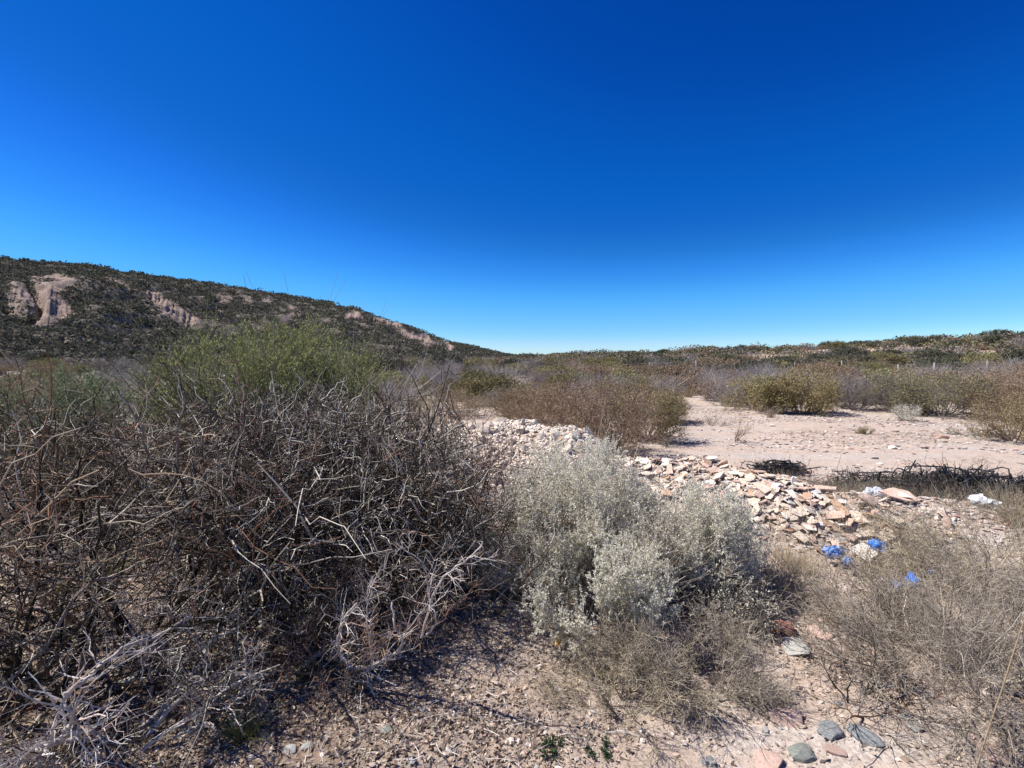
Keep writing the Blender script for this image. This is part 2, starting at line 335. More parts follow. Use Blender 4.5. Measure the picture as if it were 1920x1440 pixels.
# ------------------------------------------------------------------ plant generator
def unit(v): return v / np.maximum(np.linalg.norm(v, axis=-1, keepdims=True), 1e-9)
def perp_rand(rng, d):
    r = rng.normal(size=d.shape); return unit(r - (r * d).sum(-1, keepdims=True) * d)
def shoots(rng, pos, dr, ln, rad, k, zig, up, taper):
    n = len(pos); pts = np.empty((n, k + 1, 3)); R = np.empty((n, k + 1)); pts[:, 0] = pos; R[:, 0] = rad
    d = dr.copy(); side = perp_rand(rng, d)
    for j in range(k):
        side = -side * .7 + .7 * perp_rand(rng, d)
        d = unit(d + side * zig * (.4 + rng.random((n, 1))) + np.array([0, 0, up]))
        pts[:, j + 1] = pts[:, j] + d * (ln / k * (.7 + .6 * rng.random(n)))[:, None]
        R[:, j + 1] = rad * (1 - (1 - taper) * (j + 1) / k)
    return pts, R
def spawn(rng, pts, R, n_kids, ang, lnm, radm, ln, jstart=1, lenvar=.4):
    """children on the nodes of shoots"""
    n, k1, _ = pts.shape
    si = np.repeat(np.arange(n), n_kids); m = len(si)
    f = jstart + rng.random(m) * (k1 - 1 - jstart + .999)
    j = np.clip(np.floor(f).astype(int), 1, k1 - 1)
    t = rng.random(m) * .9
    p = pts[si, j - 1] * (1 - t)[:, None] + pts[si, j] * t[:, None]
    d = unit(pts[si, j] - pts[si, j - 1])
    a = ang * (.7 + .6 * rng.random(m))
    nd = unit(d * np.cos(a)[:, None] + perp_rand(rng, d) * np.sin(a)[:, None])
    return p, nd, ln[si] * lnm * (1 - lenvar / 2 + lenvar * rng.random(m)), np.maximum(R[si, j] * radm, .0006)
def tubes(groups):
    """groups: list of (pts (n,k+1,3), R (n,k+1), sides) -> V, F"""
    Vs = []; Fs = []; off = 0
    for pts, R, S in groups:
        n, k1, _ = pts.shape
        if n == 0: continue
        tg = np.empty_like(pts); tg[:, 1:-1] = pts[:, 2:] - pts[:, :-2]; tg[:, 0] = pts[:, 1] - pts[:, 0]; tg[:, -1] = pts[:, -1] - pts[:, -2]
        tg = unit(tg); m = unit(pts[:, -1] - pts[:, 0]); ref = np.where(np.abs(m[:, 2:3]) > .8, np.array([[1., 0, 0]]), np.array([[0, 0, 1.]]))
        a = unit(np.cross(tg, ref[:, None, :])); b = np.cross(tg, a)
        th = np.arange(S) * 2 * np.pi / S
        ring = a[:, :, None, :] * np.cos(th)[None, None, :, None] + b[:, :, None, :] * np.sin(th)[None, None, :, None]
        V = pts[:, :, None, :] + ring * R[:, :, None, None]
        Vs.append(V.reshape(-1, 3))
        i = np.arange(n)[:, None, None] * k1 * S; j = np.arange(k1 - 1)[None, :, None] * S; s = np.arange(S)[None, None, :]; s2 = (s + 1) % S
        f = np.stack([i + j + s, i + j + s2, i + j + S + s2, i + j + S + s], -1).reshape(-1, 4) + off
        Fs.append(f); off += n * k1 * S
    return np.concatenate(Vs), np.concatenate(Fs)
def leaves(rng, pts, per, size, aspect=.45, spread=.5, updir=.0):
    n, k1, _ = pts.shape
    si = np.repeat(np.arange(n), per); m = len(si)
    j = rng.integers(1, k1, m); t = rng.random(m)
    p = pts[si, j - 1] * (1 - t)[:, None] + pts[si, j] * t[:, None]
    d = unit(pts[si, j] - pts[si, j - 1])
    ax = unit(d * (1 - spread) + rng.normal(size=(m, 3)) * spread + np.array([0, 0, updir])); sd = perp_rand(rng, ax)
    L_ = (size * (.6 + .8 * rng.random(m)))[:, None]; W = L_ * aspect * .5
    V = np.stack([p, p + ax * L_ * .5 + sd * W, p + ax * L_, p + ax * L_ * .5 - sd * W], 1).reshape(-1, 3)
    Fq = np.arange(m * 4).reshape(-1, 4)
    return V, Fq
def shrub_parts(seed, height, radius, stems, gens, r0=.012, rmin=.0006, lean=.9, up=.0, zig=.25, base_spread=.12, env=True, zmin=-.02, jst=2, tap=.16, sides=(6, 4, 3, 3, 3), leaf=None,
                top_flat=1.0, kstem=7, spine=None, squash=1.0):
    """gens: list of (kids, angle, length factor, radius factor, nodes, zigzag, up). Returns branch mesh data, leaf mesh data, spine mesh data"""
    rng = rs(seed)
    az = rng.random(stems) * 2 * np.pi; tilt = lean * np.sqrt(rng.random(stems)) * math.atan2(radius, height * .8) * 1.1
    d = np.stack([np.sin(tilt) * np.cos(az), np.sin(tilt) * np.sin(az), np.cos(tilt)], 1)
    p = np.stack([np.cos(az) * base_spread * rng.random(stems), np.sin(az) * base_spread * rng.random(stems), np.full(stems, -.03)], 1)
    tilt = np.minimum(tilt, 1.15)
    ln = np.minimum(height * .95 / np.cos(tilt), radius * .95 / np.maximum(np.sin(tilt), .05)) * (.7 + .35 * rng.random(stems))
    rad = r0 * (.6 + .7 * rng.random(stems))
    pts, R = shoots(rng, p, d, ln, rad, kstem, zig, up, tap)
    G = [(pts, R, sides[0])]
    for gi, (kids, ang, lm, rm, k, zg, u_) in enumerate(gens):
        p, nd, ln, rad = spawn(rng, pts, R, kids, ang, lm, rm, ln, 1 if gi else jst); rad = np.maximum(rad, rmin * (1.25 if gi < 2 else 1))
        if env:
            e = (np.hypot(p[:, 0], p[:, 1]) / radius) ** 2 + (np.maximum(p[:, 2] - height * .35, 0) / (height * .62)) ** 2
            keep = (e < (.8 + .3 * rng.random(len(p)))) & (p[:, 2] > zmin)
            p, nd, ln, rad = p[keep], nd[keep], ln[keep], rad[keep]
        pts, R = shoots(rng, p, nd, ln, rad, k, zg, u_, .45)
        pts[:, :, 2] = np.maximum(pts[:, :, 2], .005)
        G.append((pts, R, sides[min(gi + 1, len(sides) - 1)]))
    L = None; Sp = None
    if leaf:
        per, size, asp, spr, upd = leaf[:5]
        src = np.concatenate([G[-1][0]]) if len(leaf) < 6 else G[-1][0]
        L = leaves(rng, src, per, size, asp, spr, upd)
    if spine:
        n_sp, sl, sr = spine
        Vp = []; 
        GG = []
        for (pp, RR, _) in G[2:]:
            q, nd, _, _ = spawn(rng, pp, RR, n_sp, 1.25, 1, 1, np.ones(len(pp)), 1)
            l2 = sl * (.4 + .9 * rng.random(len(q)))
            a, b = shoots(rng, q, nd, l2, np.full(len(q), sr), 1, 0.0, 0, .25)
            GG.append((a, b, 3))
        Sp = tubes(GG)
    return tubes(G), L, Sp
def shrub_obj(name, label, cat, loc, parts, mats, group=None, rz=0, scale=1, kind=None):
    """empty at the foot > branches, foliage, thorns"""
    root = bpy.data.objects.new(name, None); COL.objects.link(root); root.empty_display_size = .2
    root.location = (loc[0], loc[1], float(Z(loc[0], loc[1])) if len(loc) < 3 else loc[2]); root.rotation_euler = (0, 0, rz)
    root.scale = (scale,) * 3 if not hasattr(scale, '__len__') else scale
    tag(root, label, cat, group)
    (bv, bf), L, Sp = parts
    if Sp is not None:
        link('branches', mk_mesh('branches', np.concatenate([bv, Sp[0]]), [bf, Sp[1] + len(bv)], [mats[0], mats[2]], midx=np.concatenate([np.zeros(len(bf), int), np.ones(len(Sp[1]), int)]), smooth=True), root)
    else: link('branches', mk_mesh('branches', bv, [bf], [mats[0]], smooth=True), root)
    if L is not None: link('foliage', mk_mesh('foliage', L[0], [L[1]], [mats[min(1, len(mats) - 1)]]), root)
    return root
def copy_tree(o, parent=None):
    c = o.copy(); COL.objects.link(c)
    if parent: c.parent = parent
    for ch in o.children: copy_tree(ch, c)
    return c

# ------------------------------------------------------------------ stones
ROCKV = []
def hull(seed, n=14, flat=1.0, sub=0, noise_=0.0, boxy=0.0):
    rng = rs(seed); bm = bmesh.new()
    for i in range(n):
        v = rng.normal(size=3); v /= np.linalg.norm(v)
        if boxy: v = np.sign(v) * np.abs(v) ** (1 - boxy); v /= max(abs(v).max(), .6)
        v *= .5 * (.8 + .35 * rng.random()); v[2] *= flat; bm.verts.new(v)
    r = bmesh.ops.convex_hull(bm, input=bm.verts[:])
    bmesh.ops.delete(bm, geom=[g for g in set(r['geom_interior'] + r['geom_unused']) if isinstance(g, bmesh.types.BMVert)], context='VERTS')
    if sub:
        bmesh.ops.bevel(bm, geom=bm.edges[:], offset=.10, segments=3, affect='EDGES', profile=.6, clamp_overlap=True)
        bmesh.ops.triangulate(bm, faces=bm.faces[:])
        bmesh.ops.subdivide_edges(bm, edges=bm.edges[:], cuts=sub, use_grid_fill=True)
        for v in bm.verts:
            c = v.co
            s = 1 + noise_ * float(fbm(np.array(c.x * 5 + c.z * 3), np.array(c.y * 5 - c.z * 2), seed, 3))
            v.co = c * s
    me = bpy.data.meshes.new('stone'); bm.normal_update(); bm.to_mesh(me); bm.free()
    if sub:
        me.polygons.foreach_set('use_smooth', [True] * len(me.polygons))
    return me
def with_mat(me, *mats):
    m = me.copy(); m.materials.clear()
    for x in mats: m.materials.append(x)
    return m
def shard(seed, thick=.055):
    """broken flat tile, unit width: irregular polygon with a chipped underside"""
    rng = rs(seed); n = rng.integers(4, 8); a = np.sort((np.arange(n) + rng.random(n) * .7) / n * 2 * np.pi)
    r = .5 * (.65 + .5 * rng.random(n)); asp = .55 + .4 * rng.random(); curve = rng.choice([0, 0, .25, .4])
    # subdivide edges
    P_ = np.stack([r * np.cos(a), r * np.sin(a) * asp], 1); pts = []
    for i in range(n):
        q = P_[(i + 1) % n]
        for t in (0, .33, .66): pts.append(P_[i] * (1 - t) + q * t + rng.normal(size=2) * (.012 if t else 0))
    pts = np.array(pts); m = len(pts)
    bm = bmesh.new()
    def zc(p): return -curve * p[1] ** 2 * 2
    top = [bm.verts.new((p[0], p[1], thick / 2 + zc(p))) for p in pts]
    bot = [bm.verts.new((p[0] * .96 + rng.normal() * .006, p[1] * .96, -thick / 2 + zc(p))) for p in pts]
    ct = bm.verts.new((0, 0, thick / 2)); cb = bm.verts.new((0, 0, -thick / 2))
    for i in range(m):
        j = (i + 1) % m
        f = bm.faces.new((top[i], top[j], ct)); f.material_index = 0
        f = bm.faces.new((bot[j], bot[i], cb)); f.material_index = 1
        f = bm.faces.new((top[j], top[i], bot[i], bot[j])); f.material_index = 1
    me = bpy.data.meshes.new('shard'); bm.normal_update(); bm.to_mesh(me); bm.free()
    return me
def scatter_mesh(name, protos, X, Y, size, rng, mats, zoff=0.0, flat=1.0, tilt=.6):
    """many tiny stones baked into one mesh"""
    Vs = []; Fs = []; off = 0
    zz = Z(X, Y)
    for pi, me in enumerate(protos):
        idx = np.where(np.arange(len(X)) % len(protos) == pi)[0]
        v = np.array([p.co[:] for p in me.vertices]); f = []
        me.calc_loop_triangles(); f = np.array([t.vertices[:] for t in me.loop_triangles])
        n = len(idx); a = rng.random(n) * 6.283; ca, sa = np.cos(a), np.sin(a)
        s = size[idx]; asp = .7 + .6 * rng.random(n)
        vx = v[None, :, 0] * asp[:, None]; vy = v[None, :, 1] / asp[:, None]; vz = v[None, :, 2] * flat
        tl = rng.normal(size=n) * tilt * .4
        vz = vz + vx * tl[:, None]
        x = (vx * ca[:, None] - vy * sa[:, None]) * s[:, None] + X[idx][:, None]
        y = (vx * sa[:, None] + vy * ca[:, None]) * s[:, None] + Y[idx][:, None]
        z = vz * s[:, None] + zz[idx][:, None] + (s * zoff)[:, None]
        Vs.append(np.stack([x, y, z], -1).reshape(-1, 3))
        Fs.append((f[None] + np.arange(n)[:, None, None] * len(v)).reshape(-1, 3) + off); off += n * len(v)
    return mk_mesh(name, np.concatenate(Vs), [np.concatenate(Fs)], mats)

# ================================================================== THE SETTING
# ---- ground sheet
fa = np.radians(np.linspace(-62, 62, 900)); ba = np.radians(np.linspace(62, 298, 90)[1:-1])
ang = np.concatenate([fa, ba]); rr = np.concatenate([[0.02], .35 * (4500 / .35) ** (np.linspace(0, 1, 330))])
A, Rr = np.meshgrid(ang, rr); gx = np.sin(A) * Rr; gy = np.cos(A) * Rr; gz = ground_z(gx, gy)
nr, na = A.shape; I = np.arange(nr * na).reshape(nr, na); J = np.roll(I, -1, axis=1)
q = np.stack([I[:-1], J[:-1], J[1:], I[1:]], -1).reshape(-1, 4)
# organic dirt under the thicket, darkened further to paint in shade under the litter
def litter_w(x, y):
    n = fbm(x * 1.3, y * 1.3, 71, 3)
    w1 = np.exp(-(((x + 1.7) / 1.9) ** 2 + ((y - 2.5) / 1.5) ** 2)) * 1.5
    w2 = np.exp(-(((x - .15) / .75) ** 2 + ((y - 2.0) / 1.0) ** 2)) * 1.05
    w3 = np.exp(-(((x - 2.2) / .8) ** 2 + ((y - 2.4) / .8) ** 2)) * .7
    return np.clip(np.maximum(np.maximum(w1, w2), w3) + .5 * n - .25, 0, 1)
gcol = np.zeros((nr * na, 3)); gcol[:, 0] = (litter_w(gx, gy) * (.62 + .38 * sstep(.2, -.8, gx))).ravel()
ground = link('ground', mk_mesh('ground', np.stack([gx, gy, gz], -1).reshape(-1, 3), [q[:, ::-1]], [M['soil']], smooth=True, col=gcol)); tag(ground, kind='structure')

# ---- hills
def segpx(px, py, a, b):
    return seg_d(px, py, a, b)
def build_hill(T, seed, rough, u0, u1, nu, nd_, mat, left):
    U = np.linspace(u0, u1, nu); Tt = np.concatenate([np.linspace(-.12, 1.05, nd_), np.linspace(1.08, 2.6, 30)])
    px = 960 + U * F; df = np.interp(px, T[:, 0], T[:, 2]); dr = np.interp(px, T[:, 0], T[:, 3])
    UU, TT = np.meshgrid(U, Tt); D = df[None] + TT * (dr - df)[None]
    zz, _ = hill_z(UU, D, T, seed, rough)
    PX = 960 + UU * F; PY = HZ - (zz - EYE) / D * F; X = UU * D
    clay = np.zeros_like(zz)
    if left:
        def ell(cx, cy, rx, ry, k=0.0):
            x = (PX - cx) + k * (PY - cy); return np.clip(1.5 - 1.5 * ((x / rx) ** 2 + ((PY - cy) / ry) ** 2), 0, 1)
        n = fbm(PX * .06, PY * .06, 7, 4)
        c1 = np.maximum(np.maximum(ell(48, 570, 34, 40, -.2), ell(100, 588, 50, 34, .3)), ell(94, 560, 30, 38))
        c1 = np.maximum(c1, .62 * ell(112, 530, 52, 20))
        c2 = np.clip(1.3 - segpx(PX, PY, (288, 556), (365, 606)) / 14, 0, 1); c2 = np.maximum(c2, .7 * np.clip(1.2 - segpx(PX, PY, (180, 515), (288, 556)) / 6, 0, 1))
        c3 = np.clip(1.2 - segpx(PX, PY, (655, 590), (735, 605)) / 10, 0, 1); c3 = .8 * np.maximum(c3, np.clip(1.2 - segpx(PX, PY, (735, 612), (845, 655)) / 10, 0, 1))
        c4 = .40 * ell(450, 560, 70, 16) + .38 * ell(540, 590, 60, 20) + .45 * ell(150, 640, 60, 12)
        core = np.maximum(np.maximum(c1, c2), c3)
        clay = np.clip((np.maximum(core, c4) + 1.3 * n - .30) * 2.4, 0, 1) * (TT < 1) * (np.maximum(core, c4) > .02)
        clay = np.maximum(clay, .6 * np.clip(fbm(X * .05, D * .05, 99, 4) * 3.2 - 1.1, 0, 1))
        # erosion: rills down the bare banks and one deep cleft between the two big lobes
        rill = np.abs(fbm(PX * .2 + PY * .05, PY * .02, 31, 4)) ; rill = 1 - np.clip(rill * 3, 0, 1)
        zz = zz - np.maximum(c2, c3) * (1.0 * rill * (D / 180)) - c1 * .45 * rill + core * .8 * (D / 200) * fbm(PX * .05, PY * .05, 77, 3)
        cleft = np.minimum(segpx(PX, PY, (58, 520), (86, 572)), segpx(PX, PY, (86, 572), (64, 604)))
        zz = zz - 3.4 * np.exp(-(cleft / 6) ** 2)
        zz = zz + 1.6 * np.exp(-(segpx(PX, PY, (104, 545), (92, 600)) / 12) ** 2) + 1.3 * np.exp(-(segpx(PX, PY, (38, 545), (60, 600)) / 12) ** 2)
        zz = zz - 2.5 * np.exp(-(segpx(PX, PY, (20, 580), (64, 612)) / 7) ** 2)
        zz = zz + 1.2 * fbm(X * .15, D * .15, 15, 3) * np.clip(TT * 3, 0, 1) * (TT < .97)
    else:
        clay = np.clip(fbm(X * .11, D * .11, 12, 4) * 3.0 - .1, 0, 1) * sstep(.2, .5, TT)
        for cx, cy, rx, ry in ((1555, 657, 60, 10), (1655, 662, 60, 12), (1885, 664, 60, 12), (1440, 660, 26, 5), (1530, 683, 20, 7), (1720, 655, 30, 8)):
            clay = np.maximum(clay, np.clip(2.0 - 1.6 * (((PX - cx) / rx) ** 2 + ((PY - cy) / ry) ** 2) + 1.2 * fbm(PX * .09, PY * .12, 23, 3), 0, 1.25))
        zz = zz + .5 * fbm(X * .25, D * .25, 19, 4) * np.clip(TT * 3, 0, 1)
    V = np.stack([X, D, zz], -1).reshape(-1, 3)
    n0, n1 = zz.shape; I = np.arange(n0 * n1).reshape(n0, n1)
    q = np.stack([I[:-1, :-1], I[:-1, 1:], I[1:, 1:], I[1:, :-1]], -1).reshape(-1, 4)
    col = np.zeros((n0 * n1, 3)); col[:, 0] = clay.ravel()
    o = link('hill', mk_mesh('hill', V, [q], [mat], smooth=True, col=col)); tag(o, kind='structure')
    return U, Tt, V.reshape(n0, n1, 3), clay
hl = build_hill(TL, 50, .20, -1.9, .04, 900, 260, M['hill'], True)
hr = build_hill(TR, 80, .16, -.02, 1.9, 500, 140, M['rise'], False)

# ---- far scrub as one mass on each hill
def clump_field(name, pts, size, col, rng, per, leafsz, label):
    n = len(pts); si = np.repeat(np.arange(n), per); m = len(si)
    v = unit(rng.normal(size=(m, 3))) * (rng.random((m, 1)) ** .4); v[:, 2] = np.abs(v[:, 2]) * .75 + .02
    asp = np.stack([1 + .5 * rng.random(n), 1 + .5 * rng.random(n), .8 + .3 * rng.random(n)], 1)
    c = pts[si] + v * asp[si] * size[si][:, None]
    ax = unit(rng.normal(size=(m, 3))); sd = perp_rand(rng, ax); s = (leafsz * size[si] * (.5 + rng.random(m)))[:, None]
    V = np.stack([c - ax * s, c + sd * s * .6, c + ax * s, c - sd * s * .6], 1).reshape(-1, 3)
    C = np.repeat(col[si] * (.75 + .5 * rng.random((m, 1))), 4, axis=0)
    o = link(name, mk_mesh(name, V, [np.arange(m * 4).reshape(-1, 4)], [M['far_tint']], col=C))
    tag(o, label, 'scrub', kind='stuff'); return o
rng = rs(5)
U, Tt, HV, clay = hl
n = 22000
uu = rng.uniform(-1.75, .035, n); tt = rng.random(n) ** .9 * 1.04
iu = np.clip(((uu - U[0]) / (U[-1] - U[0]) * (len(U) - 1)).astype(int), 0, len(U) - 1)
it = np.clip(np.interp(tt, Tt, np.arange(len(Tt))).astype(int), 0, len(Tt) - 1)
keep = (rng.random(n) > clay[it, iu] * 1.25); iu, it, tt = iu[keep], it[keep], tt[keep]
pts = HV[it, iu]; n = len(pts)
pts = pts + rng.normal(size=(n, 3)) * np.array([.8, .8, 0])
size = (.7 + 1.5 * rng.random(n) ** 2) * (.8 + pts[:, 1] / 450)
pal = np.array([(.075, .076, .053), (.095, .093, .066), (.12, .113, .082), (.145, .128, .10), (.18, .16, .13)])
col = pal[rng.choice(5, n, p=[.3, .28, .2, .14, .08])]
clump_field('hillside_scrub', pts, size, col, rng, 26, .22, 'dark olive scrub speckling the long hillside on the left')
U, Tt, HV, clay = hr
n = 4600
uu = rng.uniform(0, 1.7, n); tt = .15 + .9 * rng.random(n) ** .8
iu = np.clip(((uu - U[0]) / (U[-1] - U[0]) * (len(U) - 1)).astype(int), 0, len(U) - 1)
it = np.clip(np.interp(tt, Tt, np.arange(len(Tt))).astype(int), 0, len(Tt) - 1)
keep = (rng.random(n) > clay[it, iu] * .80); iu, it = iu[keep], it[keep]
pts = HV[it, iu]; n = len(pts); size = (.40 + .75 * rng.random(n) ** 1.5) * (.75 + pts[:, 1] / 130)
pal = np.array([(.08, .085, .052), (.13, .13, .075), (.22, .195, .105), (.24, .205, .17), (.29, .25, .22), (.25, .175, .12)])
col = pal[rng.choice(6, n, p=[.24, .20, .17, .17, .12, .10])]
clump_field('distant_scrub', pts, size, col, rng, 110, .10, 'low mixed scrub covering the rise on the right')
# the far plain between the two hills
n = 2600
dd = 45 * (420 / 45) ** rng.random(n); uu = rng.uniform(-1.4, .35, n)
pts = np.stack([uu * dd, dd, ground_z(uu * dd, dd)], 1); size = (.5 + .7 * rng.random(n)) * (1 + dd / 400)
pal = np.array([(.08, .08, .045), (.13, .12, .075), (.22, .195, .175), (.26, .225, .205), (.20, .14, .09)])
col = pal[rng.choice(5, n)]
clump_field('plain_scrub', pts, size, col, rng, 70, .14, 'grey green scrub on the far flat ground between the hills')

# ================================================================== NEAR PLANTS
ZG = [(9, .75, .50, .55, 6, .38, .0), (8, .8, .42, .6, 5, .42, .0), (6, .9, .45, .62, 3, .42, .0)]
# 1 big dense grey thicket, the middle of the picture's left half
pz = shrub_parts(11, 1.40, 1.15, 34, [(8, .8, .50, .60, 6, .50, .02), (8, .95, .44, .65, 5, .66, 0), (6, 1.05, .50, .68, 3, .62, 0)],
                 r0=.017, rmin=.0029, lean=1.25, zig=.30, base_spread=.30, sides=(6, 4, 3, 3, 3))
shrub_obj('thorn_shrub', 'dense dark grey leafless thicket filling the middle of the left half, beside the silvery shrub', 'shrub', at(660, 3.35), pz, [M['bark_dense']])
pz = shrub_parts(12, 1.50, 1.2, 34, [(9, .8, .50, .60, 6, .46, .02), (8, .95, .42, .65, 5, .6, 0), (7, 1.05, .45, .68, 3, .6, 0)],
                 r0=.014, rmin=.0029, lean=1.25, zig=.30, base_spread=.30, sides=(6, 4, 3, 3, 3))
shrub_obj('thorn_shrub', 'leafless grey twiggy shrub just below the bright green bush', 'shrub', at(520, 4.2), pz, [M['bark_dense']])
pz = shrub_parts(13, 1.34, 1.0, 22, [(8, .8, .50, .60, 6, .50, .02), (7, .95, .45, .65, 5, .65, 0), (4, 1.05, .48, .68, 3, .6, 0)],
                 r0=.016, rmin=.0027, lean=1.15, zig=.42, base_spread=.30, sides=(6, 4, 3, 3, 3), zmin=.28, jst=3)
shrub_obj('thorn_shrub', 'dark leafless thicket between the open thorny shrub and the big grey thicket', 'shrub', at(455, 3.1), pz, [M['bark_dense']])
pz = shrub_parts(14, 1.30, 1.4, 30, [(8, .8, .50, .55, 6, .36, .02), (8, .9, .42, .6, 5, .45, 0), (5, 1.0, .42, .62, 3, .5, 0)],
                 r0=.014, rmin=.0028, lean=1.25, zig=.30, base_spread=.30, sides=(6, 4, 3, 3, 3))
back_thicket = shrub_obj('thorn_shrub', 'blackish leafless shrub behind the open thorny shrub, before the blue green bush', 'shrub', at(190, 4.6), pz, [M['bark_thorn']])
for px_, d_, rz_, lab_ in [(640, 5.3, 1.3, 'dark leafless shrub showing at the right foot of the bright green bush'), (370, 5.4, 2.6, 'dark leafless shrub before the left foot of the bright green bush'),
                           (-120, 5.0, 4.0, 'leafless shrub beyond the left edge, behind the open thorny shrub')]:
    c_ = copy_tree(back_thicket); x_, y_ = at(px_, d_); c_.location = (x_, y_, float(Z(x_, y_))); c_.rotation_euler = (0, 0, rz_); c_['label'] = lab_
# 2 open thorn shrub close at left with tan spines
pz = shrub_parts(21, 1.50, 1.25, 13, [(6, .75, .50, .60, 6, .50, .02), (5, .9, .50, .62, 5, .6, 0), (3, 1.0, .52, .68, 3, .55, 0)],
                 r0=.017, rmin=.0028, lean=1.15, zig=.42, base_spread=.30, sides=(7, 5, 4, 3), spine=(1, .085, .0028), zmin=.40, jst=3, kstem=9)
shrub_obj('thorn_shrub', 'open thorny shrub with tan tipped zigzag twigs and black lower limbs at the left edge', 'shrub', at(215, 2.75), pz, [M['bark_thorn'], None, M['spine_tan']])
pz = shrub_parts(22, .95, 1.05, 9, [(5, .75, .50, .60, 6, .50, .02), (5, .9, .45, .62, 5, .55, 0), (3, 1.0, .45, .68, 3, .5, 0)],
                 r0=.014, rmin=.0018, lean=1.3, zig=.44, base_spread=.25, sides=(7, 5, 4, 3), spine=(2, .065, .0021), zmin=.12, kstem=9)
shrub_obj('thorn_shrub', 'low sprawling thorny shrub in the lower left corner with pale dead twigs round it', 'shrub', at(-60, 2.05), pz, [M['bark_thorn'], None, M['spine_grey']])
pz = shrub_parts(23, .55, .62, 8, [(6, .8, .50, .65, 5, .50, .0), (5, .95, .45, .68, 4, .55, 0), (3, 1.0, .5, .7, 2, .5, 0)],
                 r0=.010, rmin=.0019, lean=1.4, zig=.46, base_spread=.25, sides=(6, 4, 3), spine=(2, .055, .002))
shrub_obj('thorn_shrub', 'bleached dead thorny brush lying close in the bottom left foreground', 'shrub', at(120, 1.75), pz, [M['dead_twig'], None, M['spine_grey']])
pz = shrub_parts(24, .85, .95, 16, [(7, .8, .50, .65, 6, .55, .0), (5, .95, .5, .68, 5, .65, 0), (3, 1.0, .5, .7, 3, .6, 0)],
                 r0=.016, rmin=.0025, lean=1.4, zig=.46, base_spread=.35, sides=(6, 4, 3, 3))
shrub_obj('thorn_shrub', 'dark interlaced leafless shrub low between the open thorny shrub and the bleached brush', 'shrub', at(120, 2.25), pz, [M['bark_thorn']])
pz = shrub_parts(25, .55, .8, 14, [(7, .8, .50, .65, 6, .55, .0), (6, .95, .45, .68, 5, .6, 0), (4, 1.0, .5, .7, 3, .55, 0)],
                 r0=.011, rmin=.002, lean=1.4, zig=.46, base_spread=.35, sides=(6, 4, 3, 3))
shrub_obj('thorn_shrub', 'dark low leafless shrub left of the pale curved branches, before the big grey thicket', 'shrub', at(430, 2.35), pz, [M['bark_dense']])
# 3 wispy reddish shrub in front of the stone heap
pz = shrub_parts(31, 1.25, .9, 13, [(7, .7, .50, .55, 6, .38, .05), (5, .85, .45, .6, 5, .45, 0), (3, 1.0, .45, .65, 3, .5, 0)],
                 r0=.010, rmin=.0022, lean=1.2, zig=.34, base_spread=.15, sides=(5, 4, 3, 3))
shrub_obj('thorn_shrub', 'sparse reddish brown leafless shrub rising in front of the white stone heap', 'shrub', at(830, 4.0), pz, [M['bark_red']])
pz = shrub_parts(32, .95, .75, 16, [(7, .7, .50, .55, 5, .4, .05), (7, .9, .45, .6, 4, .5, 0), (5, 1.0, .45, .65, 3, .5, 0)],
                 r0=.009, rmin=.0016, lean=1.2, zig=.30, base_spread=.2, sides=(5, 3, 3, 3))
shrub_obj('thorn_shrub', 'low dark leafless shrub between the big grey thicket and the silvery shrub', 'shrub', at(900, 3.1), pz, [M['bark_dense']])
pz = shrub_parts(33, .55, .6, 12, [(6, .7, .5, .6, 4, .45, .05), (6, .9, .45, .6, 3, .5, 0), (4, 1.0, .45, .65, 2, .5, 0)],
                 r0=.007, lean=1.3, zig=.35, base_spread=.2, sides=(5, 3, 3, 3), spine=(1, .05, .0016))
shrub_obj('thorn_shrub', 'small tangled shrub with orange brown spines at the foot of the big grey thicket', 'shrub', at(700, 2.45), pz, [M['bark_red'], None, M['spine_tan']])

# 4 silvery shrubs
SG = [(9, .6, .50, .55, 5, .28, .14), (8, .65, .44, .6, 4, .28, .14), (5, .7, .5, .7, 3, .25, .14)]
pz = shrub_parts(41, 1.06, .56, 24, SG, r0=.007, lean=1.1, zig=.18, base_spread=.18, sides=(5, 3, 3, 3), leaf=(26, .0125, .42, .65, .3))
shrub_obj('silver_shrub', 'tallest silvery leaved shrub, standing against the brown bush in the middle', 'shrub', at(1085, 3.45), pz, [M['sage_stem'], M['sage_leaf']])
pz = shrub_parts(42, .80, .50, 20, SG, r0=.006, lean=1.1, zig=.18, base_spread=.15, sides=(4, 3, 3, 3), leaf=(22, .012, .42, .65, .3))
shrub_obj('silver_shrub', 'thinner silvery shrub growing over the left part of the broken tile heap', 'shrub', at(1300, 3.3), pz, [M['sage_stem'], M['sage_leaf']])
pz = shrub_parts(43, .62, .46, 20, SG, r0=.006, lean=1.2, zig=.2, base_spread=.2, sides=(4, 3, 3, 3), leaf=(25, .0115, .42, .65, .2))
shrub_obj('silver_shrub', 'low silvery shrub in front of the tallest silvery one with dark gaps beneath', 'shrub', at(1120, 2.75), pz, [M['sage_stem'], M['sage_leaf']])
pz = shrub_parts(44, .62, .45, 18, SG, r0=.006, lean=1.2, zig=.2, base_spread=.2, sides=(4, 3, 3, 3), leaf=(9, .014, .42, .65, .2))
shrub_obj('silver_shrub', 'pale shrub half mixed with dark thicket twigs, left of the tallest silvery one', 'shrub', at(965, 3.35), pz, [M['sage_stem'], M['sage_leaf']])

